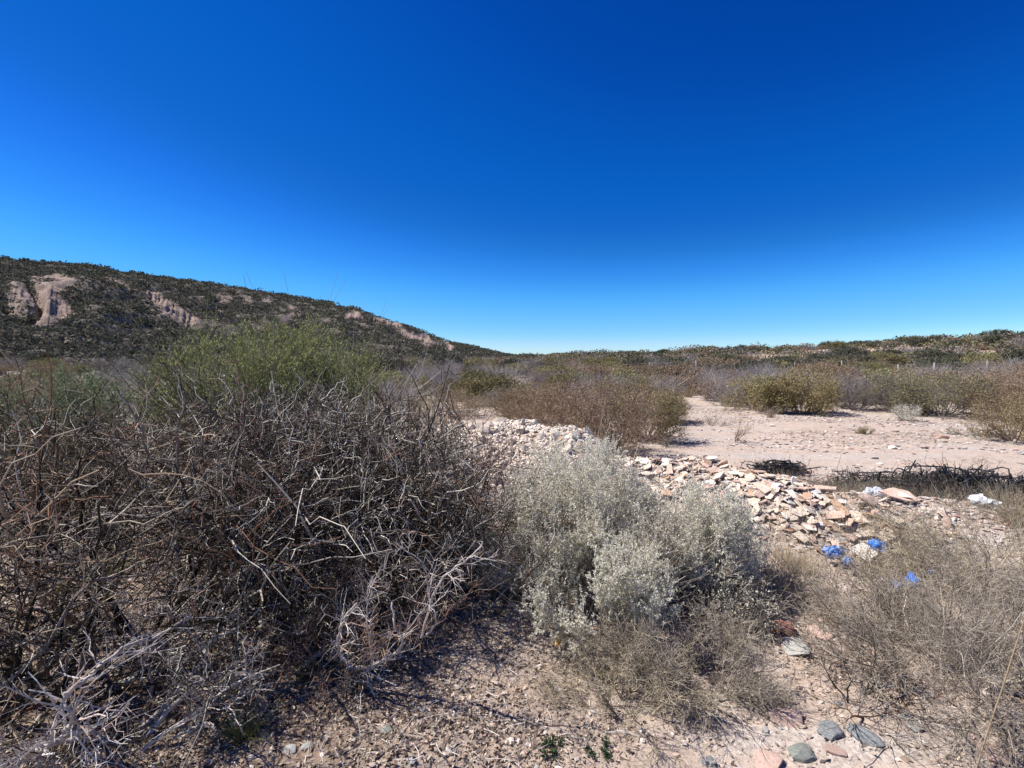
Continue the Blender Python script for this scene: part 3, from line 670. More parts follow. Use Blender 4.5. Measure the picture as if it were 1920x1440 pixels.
pz = shrub_parts(45, .44, .32, 14, SG, r0=.006, rmin=.0012, lean=1.2, zig=.24, base_spread=.2, sides=(4, 3, 3, 3), leaf=(9, .013, .42, .65, .3))
shrub_obj('silver_shrub', 'lowest silvery shrub at the right, its edge over the dry straw below the tile heap', 'shrub', at(1350, 3.2), pz, [M['sage_stem'], M['sage_leaf']])
pz = shrub_parts(46, .70, .42, 16, SG, r0=.006, rmin=.0012, lean=1.1, zig=.24, base_spread=.2, sides=(4, 3, 3, 3), leaf=(12, .013, .42, .65, .3))
shrub_obj('silver_shrub', 'loose silvery shrub between the tallest silvery one and the thinner one', 'shrub', at(1200, 3.2), pz, [M['sage_stem'], M['sage_leaf']])
# 5 green bushes behind the thicket
GR = [(9, .6, .45, .6, 6, .16, .10), (9, .6, .42, .65, 4, .14, .10), (6, .6, .5, .7, 3, .12, .06)]
pz = shrub_parts(51, 2.10, 1.6, 34, GR, r0=.016, rmin=.0025, lean=1.05, zig=.12, base_spread=.3, sides=(5, 3, 3, 3), leaf=(4, .036, .32, .3, .2))
shrub_obj('green_bush', 'bright green broomlike bush standing out above the grey thicket before the hillside', 'bush', at(520, 6.2), pz, [M['greentwig'], M['green_leaf']])
pz = shrub_parts(52, 1.55, 1.5, 26, GR, r0=.014, lean=1.1, zig=.15, base_spread=.3, sides=(5, 3, 3, 3), leaf=(3, .036, .4, .4, .1))
shrub_obj('green_bush', 'dull blue green bush behind the thorny shrub at the left edge', 'bush', at(30, 5.6), pz, [M['greentwig'], M['bluegreen_leaf']])

# 6 dry fine shrubs, lower right
TW = [(8, .6, .5, .6, 5, .35, .06), (7, .8, .45, .65, 4, .4, .02), (4, .9, .5, .7, 3, .4, 0)]
def dry(seed, label, px, d, h, r, stems, mats, rz=0, gens=TW, zig=.36, r0=.006, leaf=None):
    p = shrub_parts(seed, h, r, stems, gens, r0=r0, rmin=.00042 * d, lean=1.25, zig=zig, base_spread=r * .4, sides=(4, 3, 3, 3), leaf=leaf)
    return shrub_obj('dry_shrub', label, 'shrub', at(px, d), p, mats, rz=rz)
dry(61, 'dense taupe dead shrub filling the lower right corner, largest of the dry ones', 1820, 2.25, .60, .70, 44, [M['taupe']])
dry(62, 'fine grey tan dry shrub on the berm at the right edge below the black tangle', 1830, 3.3, .55, .62, 24, [M['tan_twig']])
dry(63, 'low tan dry shrub right of the blue scraps below the berm', 1770, 3.2, .24, .42, 18, [M['tan_twig']], leaf=(1, .012, .4, .6, .1))
dry(64, 'low dry brush between the silvery shrubs and the bare path', 1300, 2.35, .36, .42, 36, [M['taupe']])
dry(65, 'low wispy brush in the foreground, below the silvery shrubs', 1185, 2.2, .24, .42, 34, [M['tan_twig']])
dry(66, 'small dark stemmed dead shrub beside the two slate cobbles', 1640, 2.15, .34, .30, 8, [M['bark_dense']], gens=TW[:2])
dry(67, 'yellowish dry herb clump at the foot of the broken tile heap', 1455, 3.2, .26, .34, 22, [M['tan_twig']], gens=TW[:2], zig=.12)
dry(68, 'taupe dead brush between the blue scraps and the lower right corner', 1730, 2.7, .24, .46, 34, [M['taupe']])
dry(69, 'dark twigs standing in for shade just right of the low silvery shrub', 1385, 2.85, .32, .28, 16, [M['bark_dense'], M['sage_leaf']], leaf=(1, .014, .5, .6, .1))  # dark shrub put where the silvery shrub's shadow falls

# 7 middle distance bushes with a place of their own
BT = [(8, .6, .5, .6, 5, .3, .06), (7, .75, .45, .65, 4, .35, .03), (5, .8, .5, .75, 3, .3, 0)]
def mid(seed, label, px, base_py, h, r, stems, mats, leaf, r0=.012, gens=BT, name='bush', sc_=1):
    x, y = P(px, base_py); p = shrub_parts(seed, h, r, stems, gens, r0=r0, lean=1.15, zig=.22, base_spread=r * .25, sides=(4, 3, 3, 3), leaf=leaf)
    return shrub_obj(name, label, 'bush', (x, y), p, mats)
mid(71, 'large rusty brown bush in the middle behind the silvery shrubs', 1140, 858, 1.30, 1.0, 30, [M['brown_far'], M['brown_leaf']], (2, .030, .5, .6, .1))
mid(72, 'tawny brown bush behind and left of the large rusty bush', 1045, 815, 1.15, 1.1, 26, [M['brown_far'], M['brown_leaf']], (2, .032, .5, .6, .1))
mid(73, 'small rust and ochre bush at the left edge of the bare clearing', 1250, 792, .85, .55, 20, [M['brown_far'], M['ochre_leaf']], (2, .034, .5, .6, .2))
mid(74, 'golden olive bush with upright stems on the far side of the clearing', 1505, 774, 1.35, .95, 26, [M['ochre_leaf'], M['ochre_leaf']], (3, .045, .5, .5, .3))
mid(75, 'olive brown bush joined to the left of the golden one', 1420, 770, 1.15, 1.0, 26, [M['brown_far'], M['olive_leaf']], (2, .045, .5, .5, .2))
mid(76, 'bare lilac grey bush just right of the golden one', 1605, 768, 1.15, .9, 26, [M['grey_far']], None)
mid(77, 'grey and olive bush behind the small pale shrublet of the clearing', 1680, 772, 1.2, 1.15, 26, [M['grey_far'], M['olive_leaf']], (1, .045, .5, .5, .2))
mid(78, 'wide olive gold bush with dark base on the far side of the clearing', 1765, 778, 1.25, 1.25, 30, [M['grey_far'], M['olive_leaf']], (2, .045, .5, .5, .2))
mid(79, 'olive bush with splayed dark stems at the right edge of the clearing', 1908, 828, 1.05, .85, 24, [M['brown_far'], M['ochre_leaf']], (2, .030, .5, .5, .2))
mid(80, 'reddish brown bush behind the splayed bush at the right edge', 1895, 785, 1.25, 1.3, 26, [M['brown_far'], M['brown_leaf']], (2, .04, .5, .5, .2))
mid(81, 'small pale grey shrublet alone on the far edge of the clearing', 1700, 789, .45, .33, 12, [M['grey_far'], M['sage_leaf']], (1, .022, .5, .5, .2), .006)
mid(82, 'rounded grey bush by the sandy track beyond the stone heap', 940, 772, .75, .6, 22, [M['grey_far']], None, .008)
mid(83, 'straw coloured bush behind the sparse reddish shrub', 800, 800, .75, .8, 22, [M['tan_twig'], M['ochre_leaf']], (1, .03, .5, .5, .2), .008)
mid(91, 'tan and olive bush joined to the right side of the large rusty brown bush', 1212, 826, 1.05, .75, 26, [M['brown_far'], M['olive_leaf']], (2, .028, .5, .6, .1))
mid(92, 'straw tan bush directly behind the top of the white stone heap', 985, 795, 1.0, .95, 26, [M['brown_far'], M['ochre_leaf']], (2, .030, .5, .6, .1))
mid(93, 'olive tan bush between the large rusty bush and the small rust one, farther back', 1165, 778, 1.2, 1.1, 26, [M['brown_far'], M['olive_leaf']], (2, .034, .5, .6, .1))
mid(94, 'small tan bush left of the white stone heap behind the sparse reddish shrub', 870, 782, .8, .8, 22, [M['tan_twig'], M['brown_leaf']], (1, .03, .5, .6, .1), .008)
mid(84, 'small dark sapling with bare stem in the clearing', 1375, 826, .52, .34, 4, [M['bark_red'], M['olive_leaf']], (1, .022, .5, .5, .2), .007, gens=TW[:2])
mid(85, 'dead brushwood lying left of the sapling in the clearing', 1335, 795, .35, .5, 9, [M['taupe']], None, .006, gens=TW[:2])
mid(86, 'low dark cushion plant at the right end of the clearing', 1850, 822, .20, .65, 16, [M['bark_dense'], M['dark_leaf']], (2, .02, .5, .6, .1), .005, gens=TW[:2])
mid(87, 'single small tuft shrub in the middle of the clearing', 1622, 816, .17, .17, 12, [M['brown_far'], M['olive_leaf']], (2, .016, .5, .6, .1), .003, gens=TW[:2])
mid(88, 'wide bare lilac grey bush behind the straw coloured one', 760, 742, 1.25, 1.3, 28, [M['grey_far']], None)
mid(89, 'pale grey bush left of the sandy track', 840, 738, 1.2, 1.2, 28, [M['grey_far']], None)
mid(90, 'dark brown bush just left of the sandy track', 895, 742, 1.1, .9, 26, [M['brown_far'], M['dark_leaf']], (1, .04, .5, .5, .2))

# 8 individual shrubs of the scrubland, copies of a few kinds
protos = []
def proto(seed, name, label, group, h, r, mats, leaf):
    p = shrub_parts(seed, h, r, 22, [(7, .65, .5, .65, 4, .32, .05), (6, .8, .48, .75, 3, .35, .02), (4, .85, .5, .8, 2, .3, 0)], r0=.016, lean=1.15, zig=.22, base_spread=.25, sides=(3, 3, 3, 3), leaf=leaf)
    return (name, label, group, p, mats)
KINDS = [
 ('grey_shrub', 'bare lilac grey shrub among the scrub of the flat beyond the clearing', 'grey shrubs of the scrubland', [(201, 1.1, 1.1), (202, 1.2, .95)], ['grey_far'], None),
 ('brown_shrub', 'rusty brown shrub among the scrub of the flat beyond the clearing', 'brown shrubs of the scrubland', [(203, 1.1, 1.1), (204, 1.25, 1.0)], ['brown_far', 'brown_leaf'], (3, .06, .5, .6, .1)),
 ('olive_shrub', 'olive and gold leaved shrub among the scrub of the flat beyond the clearing', 'olive shrubs of the scrubland', [(205, 1.2, 1.2), (206, 1.1, 1.0)], ['brown_far', 'olive_leaf'], (4, .065, .5, .6, .1)),
 ('dark_shrub', 'dark green shrub dotted over the scrubland and the rise behind', 'dark green shrubs of the scrubland', [(207, 1.3, 1.15), (208, 1.2, 1.3)], ['bark_dense', 'dark_leaf'], (5, .075, .55, .6, .1)),
]
meshes = []
for name, label, group, vs, mt, leaf in KINDS:
    ml = []
    for (sd_, h, r) in vs:
        _, _, _, p, _ = proto(sd_, name, label, group, h, r, mt, leaf)
        (bv, bf), L, _ = p
        # stem and crown in one mesh each; far copies share it
        nb = len(bv); Vv = bv; Ff = [bf]; mi = np.zeros(len(bf), int)
        if L is not None:
            Vv = np.concatenate([bv, L[0]]); Ff = [bf, L[1] + nb]; mi = np.concatenate([mi, np.ones(len(L[1]), int)])
        ml.append(mk_mesh(name, Vv, Ff, [M[m] for m in mt], midx=mi))
    meshes.append(ml)
rng = rs(77); placed = []; cnt = 0
def blocked(x, y):
    px = 960 + x / y * F
    if y < 12.5 and px > 640: return True
    if px > 1215 and y < 14.8: return True
    if px > 1215 and px < 1330 and y < 20: return True
    if 640 < px < 975 and y < 15.5: return True
    if 880 < px < 935 and y < 16: return True
    if px < 640 and y < 7.5: return True
    return False
tries = 0
while cnt < 330 and tries < 60000:
    tries += 1
    d = 7.6 + 46 * rng.random() ** 1.15; u = rng.uniform(-1.25, 1.25) if rng.random() < .25 else rng.uniform(-.35, 1.12)
    x, y = u * d, d
    if blocked(x, y): continue
    sep = .85 + d * .018
    if any((x - a) ** 2 + (y - b) ** 2 < sep * sep for a, b in placed): continue
    right = u > .25
    if d > 34 and u > .05: pr = [.16, .14, .22, .48]
    elif u < .05: pr = [.46, .18, .18, .18]
    else: pr = [.36, .28, .26, .10]
    k = rng.choice(4, p=pr)
    if k == 3 and d < 27: k = 0
    s = (.65 + .55 * rng.random()) * (1.0 if d < 30 else 1.15)
    if d > 30 and vnoise(np.array(x * .15), np.array(y * .15), 3) > .62 and rng.random() < .8: continue
    placed.append((x, y)); name, label, group, *_ = KINDS[k]
    o = link(name, meshes[k][rng.integers(0, 2)], None, (x, y, float(Z(x, y)) - .03), (0, 0, rng.random() * 6.28), (s * (.9 + .4 * rng.random()), s * (.9 + .4 * rng.random()), s * (.8 + .35 * rng.random())))
    tag(o, label, name.replace('_', ' '), group); cnt += 1

# dark shrubs standing along the crest of the right rise
for i in range(64):
    px_ = 990 + (i + rng.random() * .9) / 64 * 1150; dr_ = float(np.interp(px_, TR[:, 0], TR[:, 3])) * (.93 + .08 * rng.random()); x, y = at(px_, dr_)
    k = [3, 0, 1, 3, 2, 0, 3][i % 7]; name, label, group, *_ = KINDS[k]; s_ = (.7 + .6 * rng.random() ** 2) * (.7 + dr_ / 160)
    o = link(name, meshes[k][i % 2], None, (x, y, float(Z(x, y)) - .1), (0, 0, rng.random() * 6.28), (s_ * 1.15, s_ * 1.15, s_ * .85))
    tag(o, f"{name.split('_')[0]} shrub standing on the crest of the right rise against the sky", name.replace('_', ' '), f"{name.split('_')[0]} crest shrubs")

# 9 grass tufts
def tuft(seed, h, r, n, rad=.0016, bend=-.06):
    rng = rs(seed); az = rng.random(n) * 6.283; tl = r * rng.random(n) ** .7
    d = np.stack([np.sin(tl) * np.cos(az), np.sin(tl) * np.sin(az), np.cos(tl)], 1)
    p = np.stack([np.cos(az), np.sin(az), az * 0], 1) * (h * .22 * rng.random((n, 1))); 
    pts, R = shoots(rng, p, d, h * (.5 + .6 * rng.random(n)), np.full(n, rad), 4, .10, bend, .3)
    return tubes([(pts, R, 3)])
tm = {}
for i in range(3):
    v, f = tuft(300 + i, .30, .7, 170); tm['straw', i] = mk_mesh('grass_tuft', v, [f], [M['straw']])
    v, f = tuft(310 + i, .13, 1.2, 260, .0011); tm['green', i] = mk_mesh('grass_tuft', v, [f], [M['grass_green']])
G_ = 'straw tufts'
TU = [('straw', 1905, 985, 1.25, 'tall golden grass tuft at the right edge beside the pale plastic'),
      ('straw', 1880, 1000, .8, 'shorter golden grass tuft just left of the tall one at the right edge'),
      ('straw', 1480, 1075, .75, 'dry straw tuft at the foot of the tile heap left of the blue scraps'),
      ('straw', 1510, 1085, .6, 'thin straw tuft nearest the torn blue bag'),
      ('straw', 1700, 905, .9, 'tall straw tuft standing before the black tangle'),
      ('straw', 1640, 900, .9, 'straw tuft left of the black tangle behind the berm'),
      ('straw', 1560, 905, 1.0, 'wide straw tuft behind the right end of the tile heap'),
      ('straw', 1380, 1215, .5, 'small yellow straw tuft in the dry brush beside the path'),
      ('straw', 1460, 1310, .42, 'tiny straw tuft on the path above the pink stone'),
      ('straw', 1560, 1170, .6, 'straw tuft at the left of the lower right dead brush'),
      ('straw', 1290, 745, 2.2, 'yellow grass clump at the back left corner of the clearing'),
      ('straw', 1445, 782, 1.1, 'pale yellow grass blades under the golden olive bush'),
      ('green', 455, 1400, 1.0, 'mossy green yellow grass tuft on the bank in the bottom left foreground'),
      ('green', 580, 1275, .9, 'greenish grass tuft shaded at the foot of the big grey thicket'),
      ('green', 200, 1075, 1.8, 'yellow green grass patch seen through the open thorny shrub'),
      ('green', 130, 1110, 1.5, 'green grass patch on lit soil at the left edge below the thorny shrub'),
      ('green', 590, 1060, 1.6, 'olive grass behind the curved pale branches')]
for i, (k, px, py, s, lab) in enumerate(TU):
    x, y = P(px, py, .2 if py < 1000 and py > 880 else 0)
    o = link('grass_tuft', tm[k, i % 3], None, (x, y, float(Z(x, y)) - .01), (0, 0, i * 1.7), s); tag(o, lab, 'grass tuft')

# small green weeds near the bottom edge
for i, (px, py, lab) in enumerate([(1035, 1412, 'small dark green weed at the bottom edge, left one of two'), (1120, 1408, 'small dark green weed at the bottom edge, right one of two')]):
    p = shrub_parts(400 + i, .05, .06, 10, [(5, .6, .5, .6, 3, .3, .1), (4, .8, .5, .7, 2, .3, .1)], r0=.0018, lean=1.3, base_spread=.03, sides=(3, 3, 3), leaf=(4, .011, .5, .6, .2))
    x, y = P(px, py); shrub_obj('weed', lab, 'weed', (x, y), p, [M['weed_green'], M['weed_green']])

# ================================================================== DEAD BRANCHES
def smooth_path(pts, n=22):
    pts = np.array(pts, float); m = len(pts); out = []
    for t in np.linspace(0, m - 1, n):
        i = min(int(t), m - 2); f = t - i
        p0 = pts[max(i - 1, 0)]; p1 = pts[i]; p2 = pts[i + 1]; p3 = pts[min(i + 2, m - 1)]
        out.append(.5 * ((2 * p1) + (p2 - p0) * f + (2 * p0 - 5 * p1 + 4 * p2 - p3) * f * f + (3 * p1 - p0 - 3 * p2 + p3) * f ** 3))
    return np.array(out)
def px3(px, py, d):
    """point at distance d along the view row and column"""
    c, s = math.cos(math.radians(3.28)), math.sin(math.radians(3.28)); a = (px - 960) / F; b = (720 - py) / F
    k = d / (c + b * s); return np.array([a * k, d, EYE + (b * c - s) * k])
def dead_branch(seed, label, paths, mat, twig_n=14, twig_len=.16, spine=.05):
    """paths: list of (control points, radius)"""
    rng = rs(seed); G = []; allp = []
    for cp, r in paths:
        p = smooth_path(cp, 20); p[1:-1] += rng.normal(size=(18, 3)) * .004
        R = np.linspace(r, r * .4, 20); G.append((p[None], R[None], 7)); allp.append((p[None], R[None]))
    T = []
    for p, R in allp:
        q, nd, ln, rad = spawn(rng, p, R, twig_n, .9, 1, .45, np.array([twig_len]), 3)
        a, b = shoots(rng, q, nd, ln, rad, 4, .4, .02, .5); T.append((a, b, 4))
        q, nd, ln2, rad = spawn(rng, a, b, 3, .9, .5, .7, ln, 1)
        a2, b2 = shoots(rng, q, nd, ln2, rad, 3, .4, 0, .4); T.append((a2, b2, 3))
        q, nd, _, _ = spawn(rng, a, b, 4, 1.2, 1, 1, ln, 1)
        a3, b3 = shoots(rng, q, nd, spine * (.4 + rng.random(len(q))), np.full(len(q), .0013), 1, 0, 0, .3); T.append((a3, b3, 3))
    o0 = paths[0][0][0]; base = np.array([o0[0], o0[1], max(o0[2], 0)])
    limb_mat = M['dead_wood'] if mat is not M['bark_thorn'] else M['thorn_limb']
    root = bpy.data.objects.new('dead_branch', None); COL.objects.link(root); root.location = base; tag(root, label, 'dead branch')
    if twig_n < 5:
        v, f = tubes(G + T); link('limb', mk_mesh('limb', v - base, [f], [limb_mat], smooth=True), root); return root
    v, f = tubes(G); link('limb', mk_mesh('limb', v - base, [f], [limb_mat], smooth=True), root)
    v, f = tubes(T); link('twigs', mk_mesh('twigs', v - base, [f], [mat]), root)
    return root
dead_branch(501, 'pale curved dead branches looping upward at the foot of the big thicket', [
    ([px3(660, 1252, 2.2), px3(640, 1230, 2.18), px3(636, 1200, 2.15), px3(645, 1160, 2.1), px3(670, 1130, 2.1)], .011),
    ([px3(660, 1252, 2.2), px3(690, 1250, 2.18), px3(730, 1230, 2.15), px3(755, 1205, 2.1), px3(740, 1170, 2.1), px3(735, 1130, 2.12)], .010),
    ([px3(790, 1195, 2.15), px3(802, 1140, 2.1), px3(830, 1085, 2.05), px3(880, 1045, 2.05), px3(905, 1015, 2.05)], .006),
    ([px3(800, 1190, 2.15), px3(815, 1160, 2.1), px3(800, 1100, 2.1), px3(795, 1060, 2.1), px3(745, 1020, 2.1)], .005),
    ([px3(700, 1250, 2.2), px3(690, 1180, 2.15), px3(688, 1120, 2.15), px3(700, 1080, 2.15)], .005)], M['dead_twig'], 12, .15)
dead_branch(502, 'thick grey hooked dead branch lying in the bottom left corner', [
    ([px3(40, 1410, 1.6), px3(100, 1395, 1.6), px3(130, 1365, 1.58), px3(135, 1335, 1.56), px3(115, 1320, 1.56)], .015),
    ([px3(130, 1370, 1.58), px3(165, 1372, 1.58), px3(205, 1390, 1.57)], .009),
    ([px3(118, 1310, 1.56), px3(150, 1280, 1.6), px3(240, 1210, 1.8), px3(300, 1190, 1.9), px3(360, 1150, 2.0)], .009)], M['dead_twig'], 14, .2)
dead_branch(503, 'long arching grey branch crossing the left foreground from lower left to upper right', [
    ([px3(-40, 1310, 1.7), px3(60, 1240, 1.8), px3(150, 1110, 1.9), px3(190, 1085, 2.0), px3(300, 1065, 2.1), px3(345, 950, 2.2), px3(440, 860, 2.3)], .0075),
    ([px3(20, 1180, 1.9), px3(60, 1100, 1.95), px3(140, 1080, 2.0), px3(180, 1090, 2.0)], .006)], M['bark_thorn'], 20, .22)
dead_branch(504, 'forked grey stem rising through the thicket left of its centre', [
    ([px3(290, 1075, 2.6), px3(320, 1010, 2.55), px3(318, 940, 2.5), px3(330, 890, 2.5), px3(335, 800, 2.45), px3(350, 740, 2.45)], .011),
    ([px3(345, 1010, 2.55), px3(360, 930, 2.5), px3(360, 880, 2.45), px3(400, 840, 2.4), px3(440, 800, 2.4)], .008),
    ([px3(200, 1010, 2.4), px3(222, 945, 2.4), px3(262, 890, 2.35), px3(275, 850, 2.35), px3(258, 790, 2.3), px3(220, 730, 2.3)], .008)], M['bark_thorn'], 16, .2, .06)
dead_branch(505, 'short bleached stick lying on litter in the bottom left foreground', [
    ([px3(325, 1385, 1.72), px3(360, 1365, 1.76), px3(395, 1358, 1.78), px3(402, 1368, 1.77)], .006)], M['dead_twig'], 4, .06)
dead_branch(506, 'reddish forked twig standing in the lower left foreground', [
    ([px3(425, 1330, 1.95), px3(460, 1300, 1.93), px3(470, 1260, 1.9), px3(485, 1200, 1.9)], .0045), ([px3(462, 1265, 1.9), px3(430, 1262, 1.9)], .003), ([px3(460, 1265, 1.9), px3(455, 1200, 1.9)], .003)], M['spine_tan'], 4, .08)
dead_branch(507, 'dead grey twig sticking up from the bottom foreground below the dry brush', [
    ([px3(1325, 1440, 1.65), px3(1310, 1400, 1.66), px3(1305, 1385, 1.66)], .004), ([px3(1325, 1440, 1.65), px3(1365, 1405, 1.64)], .003)], M['dead_twig'], 3, .06)
# dead stalk of grass close at the right
rngp = smooth_path([px3(1822, 1470, 1.72), px3(1850, 1380, 1.70), px3(1880, 1290, 1.68), px3(1905, 1210, 1.66), px3(1935, 1120, 1.64)], 16)
v, f = tubes([(rngp[None], np.linspace(.0032, .0018, 16)[None], 6)])
tag(link('grass_stalk', mk_mesh('grass_stalk', v, [f], [M['straw']], smooth=True)), 'single long pale straw stalk slanting across the lower right corner', 'grass stalk')

# ================================================================== STONE HEAP
rng = rs(900)
hulls = [hull(600 + i, 20, .75, 0) for i in range(10)]
lm = [with_mat(h, M['limestone']) for h in hulls]
def surf_n(x, y, e=.05):
    return Vector((-(float(ground_z(x + e, y)) - float(ground_z(x - e, y))) / (2 * e), -(float(ground_z(x, y + e)) - float(ground_z(x, y - e))) / (2 * e), 1)).normalized()
c = 0; t_ = 0; pl = []
while c < 285 and t_ < 30000:
    t_ += 1
    x = rng.uniform(-1.7, 1.25); y = rng.uniform(5.0, 6.9)
    d = min(float(seg_d(x, y, a, b)) / w for a, b, h, w in BERM[:2])
    if d > 1.25 or rng.random() < (d - .7) * .9: continue
    s = float(.06 + .10 * rng.random() ** 2)
    if any((x - a) ** 2 + (y - b) ** 2 < ((s + q_) * .36) ** 2 for a, b, q_ in pl): continue
    pl.append((x, y, s))
    o = link('limestone_chunk', lm[rng.integers(0, 10)], None, (x, y, float(ground_z(x, y)) + s * .22), rng.random(3) * 6.28, (s * (.8 + .5 * rng.random()), s, s * (.7 + .5 * rng.random())))
    big = s > .13
    tag(o, 'large angular whitish stone of the white stone heap' if big else 'fist sized whitish stone of the white stone heap', 'stone', 'large white heap stones' if big else 'small white heap stones'); c += 1
xs = rng.uniform(-1.8, 1.3, 9000); ys = rng.uniform(4.9, 7.0, 9000)
dm = np.minimum(seg_d(xs, ys, *BERM[0][:2]) / .85, seg_d(xs, ys, *BERM[1][:2]) / .75); k = dm < 1.2
g = link('white_rubble', scatter_mesh('white_rubble', hulls[:5], xs[k], ys[k], .02 + .05 * rng.random(k.sum()), rng, [M['limestone']], .1)); tag(g, 'small whitish rubble filling between the stones of the white heap', 'rubble', kind='stuff')

# ================================================================== TILE HEAP
sh = [shard(700 + i) for i in range(12)]
mats_t = [('tile_cream', 'cream'), ('tile_white', 'whitish'), ('tile_orange', 'orange terracotta'), ('tile_pink', 'pinkish')]
shm = {(i, k): with_mat(sh[i], M[k], M['tile_body'] if k != 'tile_white' else M['tile_cream']) for i in range(12) for k, _ in mats_t}
c = 0; t_ = 0; pl = []
while c < 290 and t_ < 60000:
    t_ += 1
    x = rng.uniform(.9, 4.4); y = rng.uniform(3.5, 6.1)
    ds = [float(seg_d(x, y, a, b)) / w for a, b, h, w in BERM[2:5]]; d = min(ds)
    if d > 1.35 or (x > 3.15 and rng.random() < .85): continue
    if rng.random() < (d - .6) * .7: continue
    s = float(.09 + .12 * rng.random() ** 1.6)
    if any((x - a) ** 2 + (y - b) ** 2 < ((s + q_) * .21) ** 2 for a, b, q_ in pl): continue
    pl.append((x, y, s)); k, word = mats_t[rng.choice(4, p=[.44, .17, .12, .27])]
    nrm = surf_n(x, y); tiltv = Vector(rng.normal(size=3) * .26); nrm = (nrm + tiltv).normalized()
    if nrm.z < .2: nrm.z = .3; nrm.normalize()
    e = (nrm.to_track_quat('Z', 'Y').to_matrix() @ Matrix.Rotation(rng.random() * 6.28, 3, 'Z')).to_euler()
    o = link('tile_shard', shm[rng.integers(0, 12), k], None, (x, y, float(ground_z(x, y)) + .02 + .05 * rng.random()), e, (s * 1.15, s * 1.15, s * .9 + .04))
    tag(o, f'broken {word} floor tile piece in the long tile heap right of the silvery shrubs', 'tile shard', f'{word} tile pieces'); c += 1
xs = rng.uniform(.8, 6.5, 26000); ys = rng.uniform(3.2, 6.4, 26000)
dm = np.min([seg_d(xs, ys, a, b) / w for a, b, h, w in BERM[2:]], axis=0); k = (dm < 1.3) & (rng.random(26000) > (dm - .5) * .8)
g = link('tile_rubble', scatter_mesh('tile_rubble', hulls[:5], xs[k], ys[k], .012 + .045 * rng.random(k.sum()) ** 2, rng, [M['gravel']], .1, .6)); tag(g, 'fine pale rubble and grit covering the berm', 'rubble', kind='stuff')
# the many smaller fragments between them, one mass
Vs = []; Fs = []; mi = []; off = 0; cnt_ = 0
for t_ in range(5200):
    x = rng.uniform(.5, 4.6); y = rng.uniform(3.4, 6.1); d = min(float(seg_d(x, y, a, b)) / w for a, b, h, w in BERM[1:5])
    if d > 1.35 or (x < 1.0 and rng.random() < .6) or rng.random() < (d - .6) * .8 or (x > 3.1 and rng.random() < .8): continue
    me = sh[rng.integers(0, 12)]; s = .04 + .09 * rng.random() ** 1.5
    nrm = (surf_n(x, y) + Vector(rng.normal(size=3) * .38)).normalized(); nrm.z = abs(nrm.z) + .1
    Rm = np.array(nrm.to_track_quat('Z', 'Y').to_matrix() @ Matrix.Rotation(rng.random() * 6.28, 3, 'Z'))
    v = np.array([p.co[:] for p in me.vertices]) * np.array([s, s, s * 1.3]); v = v @ Rm.T + np.array([x, y, float(ground_z(x, y)) + .01 + .03 * rng.random()])
    me.calc_loop_triangles(); f = np.array([t.vertices[:] for t in me.loop_triangles]); Vs.append(v); Fs.append(f + off); off += len(v); mi.append(np.full(len(f), rng.choice(4, p=[.42, .2, .12, .26])))
tag(link('tile_fragments', mk_mesh('tile_fragments', np.concatenate(Vs), [np.concatenate(Fs)], [M['tile_cream'], M['tile_white'], M['tile_orange'], M['tile_pink']], midx=np.concatenate(mi))), 'small cream and orange fragments packed between the larger tile pieces', 'rubble', kind='stuff')
# single pieces with a look of their own
big = [('tile_pink', 1625, 948, .30, .55, 'large flat pinkish slab leaning on top of the berm, beside white plastic'), ('tile_pink', 1690, 938, .34, .5, 'curved reddish roof tile piece on the berm before the black tangle'),
       ('tile_cream', 1215, 880, .28, .6, 'upright orange edged slab at the left end of the tile heap'), ('tile_white', 1660, 1028, .07, .0, 'small white tile chip between the blue scraps')]
for i, (k, px, py, s, zt, lab) in enumerate(big):
    x, y = P(px, py, .30); nrm = (surf_n(x, y) + Vector((.1, -.25, 0))).normalized()
    o = link('tile_slab', with_mat(sh[(i * 3 + 1) % 12], M[k], M['tile_body']), None, (x, y, float(ground_z(x, y)) + .06), nrm.to_track_quat('Z', 'Y').to_euler(), (s, s, s * .8)); tag(o, lab, 'slab')

